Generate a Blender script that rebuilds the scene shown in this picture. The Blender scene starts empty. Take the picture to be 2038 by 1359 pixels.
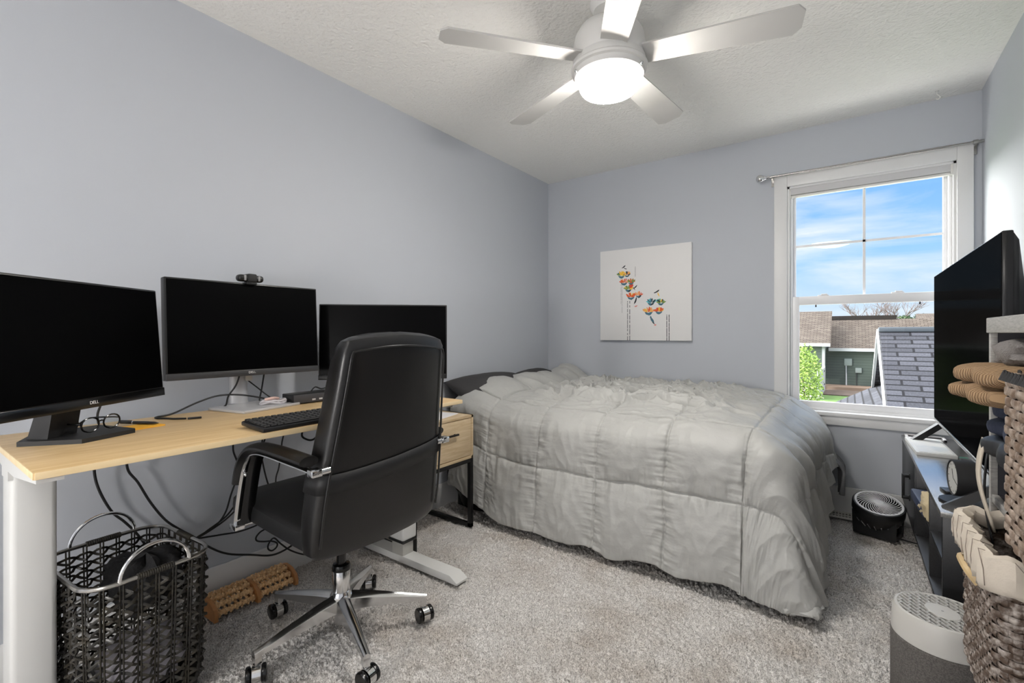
import bpy, bmesh, math, random
import numpy as np
from math import sin, cos, pi, radians as RAD, sqrt, atan2, exp
from mathutils import Vector, Matrix

random.seed(7)
rng = np.random.default_rng(5)
C = bpy.context.scene.collection

# ------------------------------------------------------------------ materials
def lin(c):
    r = []
    for v in c:
        v = v / 255.0
        r.append(v / 12.92 if v <= 0.04045 else ((v + 0.055) / 1.055) ** 2.4)
    return (r[0], r[1], r[2], 1.0)

class NT:
    def __init__(s, name):
        s.m = bpy.data.materials.new(name); s.m.use_nodes = True
        s.n = s.m.node_tree.nodes; s.l = s.m.node_tree.links
        s.b = s.n['Principled BSDF']
    def new(s, t, **k):
        n = s.n.new(t)
        for a, v in k.items():
            if a in n.inputs.keys(): n.inputs[a].default_value = v
            else: setattr(n, a, v)
        return n
    def link(s, a, b): s.l.new(a, b)
    def coord(s, scale=(1, 1, 1), rot=(0, 0, 0), kind='Object'):
        tc = s.new('ShaderNodeTexCoord'); mp = s.new('ShaderNodeMapping')
        mp.inputs['Scale'].default_value = scale; mp.inputs['Rotation'].default_value = rot
        s.link(tc.outputs[kind], mp.inputs['Vector']); return mp.outputs['Vector']

def mat(name, col, rough=0.5, metal=0.0, spec=0.5, bump=None, var=None, sheen=0, coat=0, stretch=(1, 1, 1)):
    """bump=(scale,strength,distance)  var=(colour2, scale, low, high)"""
    t = NT(name); b = t.b
    b.inputs['Base Color'].default_value = lin(col)
    b.inputs['Roughness'].default_value = rough
    b.inputs['Metallic'].default_value = metal
    b.inputs['Specular IOR Level'].default_value = spec
    if sheen: b.inputs['Sheen Weight'].default_value = sheen
    if coat: b.inputs['Coat Weight'].default_value = coat
    if var:
        v = t.coord(stretch)
        n = t.new('ShaderNodeTexNoise', Scale=var[1], Detail=5.0, Roughness=0.6)
        t.link(v, n.inputs['Vector'])
        r = t.new('ShaderNodeValToRGB')
        r.color_ramp.elements[0].position = var[2]; r.color_ramp.elements[1].position = var[3]
        r.color_ramp.elements[0].color = lin(col); r.color_ramp.elements[1].color = lin(var[0])
        t.link(n.outputs['Fac'], r.inputs['Fac']); t.link(r.outputs['Color'], b.inputs['Base Color'])
    if bump:
        v = t.coord(stretch)
        n = t.new('ShaderNodeTexNoise', Scale=bump[0], Detail=4.0, Roughness=0.55)
        t.link(v, n.inputs['Vector'])
        bp = t.new('ShaderNodeBump', Strength=bump[1], Distance=bump[2])
        t.link(n.outputs['Fac'], bp.inputs['Height']); t.link(bp.outputs['Normal'], b.inputs['Normal'])
    return t.m

M = {}
M['wall'] = mat('wall_paint', (187, 191, 198), 0.62, bump=(220, 0.08, 0.002))
M['trimw'] = mat('trim_paint', (226, 226, 226), 0.38)
M['vinyl'] = mat('window_vinyl', (236, 236, 238), 0.32)
M['blind'] = mat('blind_fabric', (206, 205, 206), 0.8)
M['whiteplastic'] = mat('white_plastic', (225, 224, 220), 0.4)
M['fanwhite'] = mat('fan_enamel', (224, 223, 220), 0.42)
M['blade'] = mat('fan_blade_matte', (196, 195, 192), 0.6, spec=0.25)
M['chrome'] = mat('chrome', (222, 222, 222), 0.13, 1.0)
M['brushed'] = mat('brushed_metal', (196, 196, 198), 0.42, 0.4)
M['satin'] = mat('satin_nickel', (170, 168, 165), 0.25, 1.0)
M['blackplastic'] = mat('black_plastic', (24, 24, 25), 0.38)
M['blackgloss'] = mat('black_gloss', (13, 13, 14), 0.2)
M['blackmatte'] = mat('black_matte', (32, 32, 33), 0.62)
def screenmat(name, rough, amt):
    t = NT(name); t.n.remove(t.b)
    d = t.new('ShaderNodeBsdfDiffuse'); d.inputs['Color'].default_value = (0.0012, 0.0012, 0.0014, 1)
    g = t.new('ShaderNodeBsdfGlossy', Roughness=rough); m_ = t.new('ShaderNodeMixShader'); m_.inputs[0].default_value = amt
    t.link(d.outputs[0], m_.inputs[1]); t.link(g.outputs[0], m_.inputs[2]); t.link(m_.outputs[0], t.n['Material Output'].inputs['Surface']); return t.m
M['screen'] = screenmat('dark_screen', 0.3, 0.006)
M['tvscreen'] = screenmat('tv_screen', 0.12, 0.012)
M['cable'] = mat('cable_rubber', (18, 18, 19), 0.5)
M['leather'] = mat('black_leather', (19, 18, 18), 0.33, spec=0.5, bump=(260, 0.12, 0.002))
M['leather_soft'] = mat('black_seat_fabric', (17, 17, 18), 0.55, bump=(300, 0.1, 0.002))
M['deskwhite'] = mat('desk_powder_white', (214, 214, 212), 0.4)
M['deskgrey'] = mat('desk_tube_grey', (188, 187, 182), 0.35, 0.3)
M['blackmetal'] = mat('black_metal_frame', (26, 26, 27), 0.45, 0.4)
M['comforter'] = mat('comforter_grey', (173, 173, 170), 0.48, spec=0.4, bump=(55, 0.25, 0.006))
M['pillow'] = mat('charcoal_pillowcase', (52, 51, 52), 0.75, bump=(30, 0.2, 0.01))
M['mattress'] = mat('grey_mattress', (112, 112, 114), 0.9, bump=(160, 0.4, 0.004))
M['bedblack'] = mat('bed_frame_black', (20, 20, 21), 0.6)
M['canvas'] = mat('white_canvas', (232, 231, 230), 0.75, bump=(400, 0.15, 0.001))
M['wicker_black'] = mat('black_rattan', (34, 32, 28), 0.32, var=((64, 58, 46), 30, 0.45, 0.8))
M['wicker_brown'] = mat('brown_woven_strap', (112, 92, 76), 0.42, var=((190, 174, 160), 55, 0.42, 0.72))
M['wicker_brown2'] = mat('brown_woven_straw', (84, 68, 57), 0.5, var=((196, 186, 178), 60, 0.45, 0.72))
M['liner'] = mat('striped_liner', (206, 196, 182), 0.9, bump=(120, 0.3, 0.004))
M['darkcloth'] = mat('dark_cloth', (30, 30, 32), 0.9, bump=(40, 0.5, 0.01))
M['massager'] = mat('massager_wood', (216, 170, 118), 0.38, var=((240, 206, 158), 40, 0.35, 0.7))
M['massager_end'] = mat('massager_side_wood', (176, 118, 66), 0.32, var=((196, 140, 88), 25, 0.3, 0.7))
M['paper'] = mat('white_paper', (226, 224, 226), 0.8)
M['orange'] = mat('orange_paper', (240, 178, 52), 0.7)
M['blue'] = mat('navy_cloth', (40, 48, 70), 0.8, bump=(60, 0.4, 0.006))
M['bluebox'] = mat('blue_box', (52, 62, 88), 0.5)
M['white_ink'] = mat('white_lettering', (235, 235, 235), 0.5)
M['cream'] = mat('cream_cloth', (214, 196, 158), 0.9, bump=(50, 0.4, 0.01))
M['tan_knit'] = None
M['grey_knit'] = mat('grey_knit', (132, 128, 126), 0.95, bump=(240, 0.9, 0.006))
M['greyfur'] = mat('brown_fur', (112, 88, 70), 0.95, bump=(150, 1.0, 0.01))
M['beige'] = mat('beige_canvas', (198, 188, 172), 0.9, bump=(120, 0.4, 0.004))
M['red'] = mat('red_tape', (176, 44, 52), 0.6)
M['green'] = mat('teal_plastic', (48, 128, 104), 0.5)
M['lightwood'] = mat('light_wood_handle', (196, 170, 126), 0.5)
M['purifier'] = mat('purifier_plastic', (196, 194, 189), 0.42)
M['purifier_fabric'] = mat('purifier_fabric', (92, 89, 86), 0.95, bump=(420, 0.9, 0.004), var=((118, 114, 110), 260, 0.4, 0.6))
M['clockface'] = mat('clock_face', (206, 205, 200), 0.35)
M['fangrey'] = mat('floor_fan_grey', (150, 150, 152), 0.4)
M['fangrille'] = mat('floor_fan_grille', (208, 208, 210), 0.35)
M['vent'] = mat('register_white', (206, 204, 198), 0.5)
M['print'] = mat('pale_print', (214, 213, 210), 0.35, var=((150, 168, 182), 7, 0.5, 0.8))
M['ceil_hook'] = M['whiteplastic']

def wood(name, c1, c2, rough, stretch, rot=(0, 0, 0), sc=6.0):
    t = NT(name)
    v = t.coord(stretch, rot)
    n = t.new('ShaderNodeTexNoise', Scale=sc, Detail=6.0, Roughness=0.62, Distortion=0.6)
    t.link(v, n.inputs['Vector'])
    r = t.new('ShaderNodeValToRGB')
    r.color_ramp.elements[0].position = 0.3; r.color_ramp.elements[1].position = 0.72
    r.color_ramp.elements[0].color = lin(c1); r.color_ramp.elements[1].color = lin(c2)
    t.link(n.outputs['Fac'], r.inputs['Fac']); t.link(r.outputs['Color'], t.b.inputs['Base Color'])
    t.b.inputs['Roughness'].default_value = rough
    return t.m
M['deskwood'] = wood('birch_laminate', (200, 166, 116), (222, 194, 148), 0.42, (14, 1, 14), sc=3)
M['deskedge'] = wood('birch_edge_band', (222, 196, 150), (234, 214, 176), 0.42, (10, 1, 10), sc=3)
M['oak'] = wood('pale_oak_veneer', (186, 160, 122), (214, 194, 162), 0.5, (10, 2, 26), sc=3)
M['blackash'] = wood('black_ash', (24, 24, 26), (40, 40, 42), 0.4, (60, 3, 60), sc=3)
M['blackash_glare'] = wood('black_ash_glare', (84, 83, 81), (116, 115, 112), 0.27, (70, 3, 70), sc=3)  # black ash lightened so the top carries window glare in its colour
M['blackash_glare'].node_tree.nodes['Principled BSDF'].inputs['Specular IOR Level'].default_value = 0.9
_bt = M['blackash_glare'].node_tree.nodes['Principled BSDF']; _bt.inputs['Coat Weight'].default_value = 1.0; _bt.inputs['Coat IOR'].default_value = 1.6; _bt.inputs['Coat Roughness'].default_value = 0.22
M['greywood'] = wood('grey_wood_veneer', (142, 140, 137), (180, 178, 174), 0.6, (8, 8, 60), sc=5)

# knit: ribs across the fold
t = NT('tan_ribbed_knit')
v = t.coord((1, 1, 1))
w = t.new('ShaderNodeTexWave', Scale=38.0, Distortion=1.2)
w.bands_direction = 'Y'
t.link(v, w.inputs['Vector'])
r = t.new('ShaderNodeValToRGB'); r.color_ramp.elements[0].color = lin((118, 90, 62)); r.color_ramp.elements[1].color = lin((178, 148, 114))
t.link(w.outputs['Color'], r.inputs['Fac']); t.link(r.outputs['Color'], t.b.inputs['Base Color'])
bp = t.new('ShaderNodeBump', Strength=0.6, Distance=0.008); t.link(w.outputs['Fac'], bp.inputs['Height']); t.link(bp.outputs['Normal'], t.b.inputs['Normal'])
t.b.inputs['Roughness'].default_value = 0.95
M['tan_knit'] = t.m

# ceiling: knock-down texture
t = NT('ceiling_texture')
t.b.inputs['Base Color'].default_value = lin((240, 239, 235)); t.b.inputs['Roughness'].default_value = 0.85
v = t.coord()
n1 = t.new('ShaderNodeTexVoronoi', Scale=46.0); n1.feature = 'SMOOTH_F1'
nz = t.new('ShaderNodeTexNoise', Scale=26.0, Detail=4.0)
t.link(v, nz.inputs['Vector'])
va = t.new('ShaderNodeVectorMath'); va.operation = 'MULTIPLY_ADD'
va.inputs[1].default_value = (0.06, 0.06, 0.06)
t.link(nz.outputs['Color'], va.inputs[0]); t.link(v, va.inputs[2]); t.link(va.outputs[0], n1.inputs['Vector'])
n2 = t.new('ShaderNodeTexNoise', Scale=80.0, Detail=3.0); t.link(v, n2.inputs['Vector'])
mx = t.new('ShaderNodeMath'); mx.operation = 'ADD'; t.link(n1.outputs['Distance'], mx.inputs[0]); t.link(n2.outputs['Fac'], mx.inputs[1])
bp = t.new('ShaderNodeBump', Strength=0.65, Distance=0.006); t.link(mx.outputs[0], bp.inputs['Height']); t.link(bp.outputs['Normal'], t.b.inputs['Normal'])
M['ceiling'] = t.m

# carpet pile
t = NT('carpet_pile')
v = t.coord()
n1 = t.new('ShaderNodeTexNoise', Scale=230.0, Detail=3.0, Roughness=0.7); t.link(v, n1.inputs['Vector'])
n2 = t.new('ShaderNodeTexNoise', Scale=3.2, Detail=4.0, Roughness=0.6); t.link(v, n2.inputs['Vector'])
r1 = t.new('ShaderNodeValToRGB')
e = r1.color_ramp.elements; e[0].position = 0.3; e[0].color = lin((116, 110, 107)); e[1].position = 0.56; e[1].color = lin((240, 237, 234))
t.link(n1.outputs['Fac'], r1.inputs['Fac'])
r2 = t.new('ShaderNodeValToRGB')
e = r2.color_ramp.elements; e[0].position = 0.3; e[0].color = (0.74, 0.69, 0.64, 1); e[1].position = 0.55; e[1].color = (1, 1, 1, 1)
t.link(n2.outputs['Fac'], r2.inputs['Fac'])
mm = t.new('ShaderNodeMixRGB'); mm.blend_type = 'MULTIPLY'; mm.inputs['Fac'].default_value = 0.8
t.link(r1.outputs['Color'], mm.inputs['Color1']); t.link(r2.outputs['Color'], mm.inputs['Color2'])
t.link(mm.outputs['Color'], t.b.inputs['Base Color'])
bp = t.new('ShaderNodeBump', Strength=0.7, Distance=0.006); t.link(n1.outputs['Fac'], bp.inputs['Height']); t.link(bp.outputs['Normal'], t.b.inputs['Normal'])
t.b.inputs['Roughness'].default_value = 1.0; t.b.inputs['Specular IOR Level'].default_value = 0.05
M['carpet'] = t.m

def emis(name, col, s):
    t = NT(name); t.b.inputs['Base Color'].default_value = lin(col)
    t.b.inputs['Emission Color'].default_value = lin(col); t.b.inputs['Emission Strength'].default_value = s
    return t.m
LAMP = 126.0
HALL_FILL = 15.0  # strength of the added ceiling fill behind the camera
GLOBE_FILL = 74.0  # strength of the added globe fill behind the camera
M['dome'] = emis('lit_glass_dome', (255, 250, 243), LAMP)
M['globe'] = emis('lit_fill_globe', (255, 251, 246), GLOBE_FILL)
M['hall_fill'] = emis('lit_hall_fill', (255, 250, 244), HALL_FILL)

# window glass: clear pane
t = NT('window_glass')
t.n.remove(t.b)
gl = t.new('ShaderNodeBsdfGlossy', Roughness=0.0); tr = t.new('ShaderNodeBsdfTransparent')
tr.inputs['Color'].default_value = (0.97, 0.98, 0.98, 1)
fr = t.new('ShaderNodeFresnel', IOR=1.45); mxs = t.new('ShaderNodeMixShader')
ge = t.new('ShaderNodeNewGeometry'); im = t.new('ShaderNodeMath'); im.operation = 'SUBTRACT'; im.inputs[0].default_value = 1.0; t.link(ge.outputs['Backfacing'], im.inputs[1])
ml = t.new('ShaderNodeMath'); ml.operation = 'MULTIPLY'; t.link(fr.outputs[0], ml.inputs[0]); t.link(im.outputs[0], ml.inputs[1])
t.link(ml.outputs[0], mxs.inputs[0]); t.link(tr.outputs[0], mxs.inputs[1]); t.link(gl.outputs[0], mxs.inputs[2])
t.link(mxs.outputs[0], t.n['Material Output'].inputs['Surface'])
M['glass'] = t.m

# ------------------------------------------------------------------ mesh builder
class MB:
    def __init__(s): s.v = []; s.f = []; s.mi = []; s.cur = 0
    def add(s, verts, faces, T=None):
        o = len(s.v)
        if T is not None: verts = [T @ Vector(p) for p in verts]
        s.v += [tuple(p) for p in verts]
        for f in faces: s.f.append(tuple(i + o for i in f)); s.mi.append(s.cur)
        return s
    def box(s, lo, hi, bev=0.0, seg=2, T=None):
        lo = Vector(lo); hi = Vector(hi)
        if bev <= 0:
            x0, y0, z0 = lo; x1, y1, z1 = hi
            vs = [(x0, y0, z0), (x1, y0, z0), (x1, y1, z0), (x0, y1, z0), (x0, y0, z1), (x1, y0, z1), (x1, y1, z1), (x0, y1, z1)]
            fs = [(0, 3, 2, 1), (4, 5, 6, 7), (0, 1, 5, 4), (1, 2, 6, 5), (2, 3, 7, 6), (3, 0, 4, 7)]
            return s.add(vs, fs, T)
        bm = bmesh.new(); bmesh.ops.create_cube(bm, size=1)
        for q in bm.verts: q.co = Vector((lo[i] + (q.co[i] + 0.5) * (hi[i] - lo[i]) for i in range(3)))
        bev = min(bev, 0.49 * min(hi[i] - lo[i] for i in range(3)))
        bmesh.ops.bevel(bm, geom=bm.edges[:], offset=bev, segments=seg, affect='EDGES', profile=0.5)
        bm.verts.index_update()
        s.add([q.co.copy() for q in bm.verts], [[q.index for q in f.verts] for f in bm.faces], T)
        bm.free(); return s
    def ring(s, rings, closed_u=True, cap0=True, cap1=True, T=None):
        n = len(rings[0]); vs = [p for r in rings for p in r]; fs = []
        for i in range(len(rings) - 1):
            for j in range(n if closed_u else n - 1):
                a = i * n + j; b = i * n + (j + 1) % n
                fs.append((a, b, b + n, a + n))
        if cap0: fs.append(tuple(range(n - 1, -1, -1)))
        if cap1: o = (len(rings) - 1) * n; fs.append(tuple(range(o, o + n)))
        return s.add(vs, fs, T)
    def lathe(s, prof, n=32, T=None, cap=True, sx=1.0, sy=1.0):
        rings = [[(r * cos(2 * pi * k / n) * sx, r * sin(2 * pi * k / n) * sy, z) for k in range(n)] for r, z in prof]
        return s.ring(rings, True, cap, cap, T)
    def cyl(s, p0, p1, r0, r1=None, n=16):
        r1 = r0 if r1 is None else r1
        return s.tube([p0, p1], [r0, r1], n)
    def tube(s, pts, r, n=8, closed=False, flat=None):
        """flat=(rx,ry) elliptical section; r may be list"""
        P = [Vector(p) for p in pts]; m = len(P)
        R = r if isinstance(r, (list, tuple)) else [r] * m
        up = Vector((0, 0, 1)); rings = []
        prev = None
        for i in range(m):
            if closed: d = P[(i + 1) % m] - P[i - 1]
            else: d = P[min(i + 1, m - 1)] - P[max(i - 1, 0)]
            d = d.normalized() if d.length > 1e-9 else Vector((0, 0, 1))
            if prev is None:
                u = up if abs(d.dot(up)) < 0.95 else Vector((1, 0, 0))
                a = (u - d * u.dot(d)).normalized()
            else:
                a = prev - d * prev.dot(d)
                a = a.normalized() if a.length > 1e-6 else prev
            prev = a; b = d.cross(a)
            fa, fb = flat if flat else (1, 1)
            rings.append([tuple(P[i] + (a * cos(2 * pi * k / n) * fa + b * sin(2 * pi * k / n) * fb) * R[i]) for k in range(n)])
        if closed: rings.append(rings[0]); return s.ring(rings, True, False, False)
        return s.ring(rings)
    def prism(s, poly, z0, z1, T=None):
        n = len(poly)
        vs = [(x, y, z0) for x, y in poly] + [(x, y, z1) for x, y in poly]
        fs = [tuple(range(n - 1, -1, -1)), tuple(range(n, 2 * n))] + [(i, (i + 1) % n, (i + 1) % n + n, i + n) for i in range(n)]
        return s.add(vs, fs, T)
    def ball(s, c, r, n=16, m=10, sc=(1, 1, 1)):
        rings = []
        for i in range(m + 1):
            a = -pi / 2 + pi * i / m
            rr = max(cos(a), 1e-4)
            rings.append([(c[0] + r * rr * cos(2 * pi * k / n) * sc[0], c[1] + r * rr * sin(2 * pi * k / n) * sc[1], c[2] + r * sin(a) * sc[2]) for k in range(n)])
        return s.ring(rings)
    def grid(s, G, T=None):
        h = len(G); w = len(G[0])
        vs = [tuple(p) for r in G for p in r]
        fs = [(i * w + j, i * w + j + 1, (i + 1) * w + j + 1, (i + 1) * w + j) for i in range(h - 1) for j in range(w - 1)]
        return s.add(vs, fs, T)
    def build(s, name, material, parent=None, smooth=35, origin=None, flip=False):
        me = bpy.data.meshes.new(name)
        vs = s.v
        if origin is not None: o = Vector(origin); vs = [tuple(Vector(p) - o) for p in vs]
        me.from_pydata(vs, [], s.f)
        ms = material if isinstance(material, (list, tuple)) else [material]
        for q in ms: me.materials.append(q)
        if len(ms) > 1: me.polygons.foreach_set('material_index', s.mi)
        bm = bmesh.new(); bm.from_mesh(me); bmesh.ops.recalc_face_normals(bm, faces=bm.faces[:])
        if flip: bmesh.ops.reverse_faces(bm, faces=bm.faces[:])
        bm.to_mesh(me); bm.free()
        if smooth:
            me.polygons.foreach_set('use_smooth', [True] * len(me.polygons))
            me.set_sharp_from_angle(angle=RAD(smooth))
        ob = bpy.data.objects.new(name, me); C.objects.link(ob)
        if origin is not None: ob.location = origin
        if parent is not None: ob.parent = parent
        return ob

def spline(pts, n=8, closed=False):
    P = [Vector(p) for p in pts]; out = []; m = len(P)
    rng_ = range(m if closed else m - 1)
    for i in rng_:
        if closed: a, b, c, d = P[i - 1], P[i], P[(i + 1) % m], P[(i + 2) % m]
        else: a, b, c, d = P[max(i - 1, 0)], P[i], P[i + 1], P[min(i + 2, m - 1)]
        for k in range(n):
            t = k / n
            out.append(0.5 * ((2 * b) + (c - a) * t + (2 * a - 5 * b + 4 * c - d) * t * t + (3 * b - a - 3 * c + d) * t ** 3))
    if not closed: out.append(P[-1])
    return out

def setp(o, label=None, cat=None, group=None, kind=None):
    if label: o['label'] = label
    if cat: o['category'] = cat
    if group: o['group'] = group
    if kind: o['kind'] = kind
    return o
def thing(name, label, cat, loc=(0, 0, 0), rz=0.0, group=None):
    o = bpy.data.objects.new(name, None); C.objects.link(o)
    o.empty_display_size = 0.1; o.location = loc; o.rotation_euler = (0, 0, rz)
    return setp(o, label, cat, group)
def struct(name, mb, m, parent=None, smooth=35, label=None, cat=None):
    o = mb.build(name, m, parent, smooth)
    if parent is None: setp(o, label, cat, kind='structure')
    return o
def RZ(a, loc=(0, 0, 0)): return Matrix.Translation(loc) @ Matrix.Rotation(a, 4, 'Z')
def lettering(name, text, size, material, parent, T, extrude=0.0004, align='CENTER'):
    cu = bpy.data.curves.new(name, 'FONT'); cu.body = text; cu.size = size; cu.extrude = extrude
    cu.align_x = align; cu.align_y = 'CENTER'; cu.materials.append(material)
    tmp = bpy.data.objects.new(name + '_curve', cu); C.objects.link(tmp)
    dg = bpy.context.evaluated_depsgraph_get(); dg.update()
    me = bpy.data.meshes.new_from_object(tmp.evaluated_get(dg)); me.name = name
    bpy.data.objects.remove(tmp)
    if not me.materials: me.materials.append(material)
    o = bpy.data.objects.new(name, me); C.objects.link(o); o.parent = parent; o.matrix_local = T
    return o

# numpy noise -----------------------------------------------------------------
_perm = np.random.default_rng(11).permutation(256).astype(int)
_gr = np.array([(cos(2 * pi * k / 16), sin(2 * pi * k / 16)) for k in range(16)])
def pnoise(x, y, seed=0):
    x = np.asarray(x, float) + seed * 17.31; y = np.asarray(y, float) + seed * 9.77
    xi = np.floor(x).astype(int); yi = np.floor(y).astype(int); xf = x - xi; yf = y - yi
    def g(ix, iy, dx, dy):
        h = _perm[(_perm[ix & 255] + iy) & 255] & 15
        return _gr[h, 0] * dx + _gr[h, 1] * dy
    u = xf * xf * xf * (xf * (xf * 6 - 15) + 10); w = yf * yf * yf * (yf * (yf * 6 - 15) + 10)
    a = g(xi, yi, xf, yf); b = g(xi + 1, yi, xf - 1, yf); c = g(xi, yi + 1, xf, yf - 1); d = g(xi + 1, yi + 1, xf - 1, yf - 1)
    return (a + u * (b - a)) * (1 - w) + (c + u * (d - c)) * w
def fbm(x, y, o=4, seed=0):
    s = 0; a = 1.0; f = 1.0
    for i in range(o): s = s + a * pnoise(x * f, y * f, seed + i); a *= 0.5; f *= 2.03
    return s
def sstep(a, b, x):
    t = np.clip((x - a) / (b - a), 0, 1); return t * t * (3 - 2 * t)
def npgrid(name, X, Y, Z, material, parent=None, smooth=180):
    h, w = X.shape
    me = bpy.data.meshes.new(name)
    co = np.stack([X, Y, Z], -1).reshape(-1, 3).astype(np.float32)
    idx = np.arange(h * w).reshape(h, w)
    q = np.stack([idx[:-1, :-1], idx[:-1, 1:], idx[1:, 1:], idx[1:, :-1]], -1).reshape(-1, 4)
    me.vertices.add(len(co)); me.vertices.foreach_set('co', co.ravel())
    me.loops.add(q.size); me.loops.foreach_set('vertex_index', q.ravel().astype(np.int32))
    me.polygons.add(len(q)); me.polygons.foreach_set('loop_start', (np.arange(len(q)) * 4).astype(np.int32))
    me.polygons.foreach_set('loop_total', np.full(len(q), 4, np.int32))
    me.polygons.foreach_set('use_smooth', np.full(len(q), smooth > 0))
    me.materials.append(material); me.update(); me.validate()
    ob = bpy.data.objects.new(name, me); C.objects.link(ob)
    if parent is not None: ob.parent = parent
    return ob

# ================================================================== ROOM SHELL
RX, RY0, H = 2.75, -3.80, 2.44
WX0, WX1, WZ0, WZ1 = 1.835, 2.648, 0.625, 2.075      # window opening
struct('wall_left', MB().box((-0.1, RY0 - 0.1, -0.05), (0, 0.14, H)), M['wall'])
struct('wall_right', MB().box((RX, RY0 - 0.1, -0.05), (RX + 0.1, 0.14, H)), M['wall'])
b = MB()
b.box((-0.1, 0, -0.05), (WX0, 0.14, H)); b.box((WX1, 0, -0.05), (RX + 0.1, 0.14, H))
b.box((WX0, 0, -0.05), (WX1, 0.14, WZ0)); b.box((WX0, 0, WZ1), (WX1, 0.14, H))
struct('wall_back', b, M['wall'])
# unseen front wall and hall, opened wide so the added fill lights reach in
DX0, DX1, DZ = 0.20, 2.60, 2.36
b = MB()
b.box((-0.1, RY0 - 0.1, -0.05), (DX0, RY0, H)); b.box((DX1, RY0 - 0.1, -0.05), (RX + 0.1, RY0, H)); b.box((DX0, RY0 - 0.1, DZ), (DX1, RY0, H))
struct('wall_front', b, M['wall'])
b = MB(); HY = -5.5
b.box((0.1, HY - 0.1, -0.05), (3.4, HY, H)); b.box((0.0, HY - 0.1, -0.05), (0.1, RY0 - 0.1, H)); b.box((3.4, HY - 0.1, -0.05), (3.5, RY0 - 0.1, H))
b.box((RX + 0.1, RY0 - 0.2, -0.05), (3.5, RY0 - 0.1, H))
struct('wall_hall', b, M['wall'])
struct('ceiling', MB().box((-0.1, HY - 0.1, H), (3.5, 0.14, H + 0.12)), M['ceiling'])
b = MB().box((0.0, HY - 0.1, -0.08), (3.5, RY0, -0.02))
struct('floor_hall', b, M['carpet'])

# carpet: real pile, finer towards the camera
def carpet():
    nx = 620; ny = 760
    xs = np.linspace(-0.02, RX + 0.02, nx); 
    ty = np.linspace(0, 1, ny); ys = -3.82 + (3.84) * ty ** 1.25
    X, Y = np.meshgrid(xs, ys)
    X = X + rng.uniform(-0.0018, 0.0018, X.shape); Y = Y + rng.uniform(-0.0018, 0.0018, X.shape)
    Z = rng.uniform(-0.016, 0.0, X.shape) + 0.007 * fbm(X * 40, Y * 40, 3, 3) - 0.002
    Z += 0.004 * fbm(X * 9, Y * 9, 2, 8)
    Z = np.minimum(Z, 0.004)
    o = npgrid('floor', X, Y, Z, M['carpet'])
    setp(o, kind='structure'); return o
carpet()

# baseboards
BBL, BBB = 0.137, 0.168
struct('baseboard_left', MB().box((0, RY0, -0.02), (0.014, 0, BBL), 0.003), M['trimw'])
struct('baseboard_back', MB().box((0.014, -0.014, -0.02), (RX, 0, BBB), 0.003), M['trimw'])
struct('baseboard_right', MB().box((RX - 0.014, RY0, -0.02), (RX, -0.014, 0.15), 0.003), M['trimw'])

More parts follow.
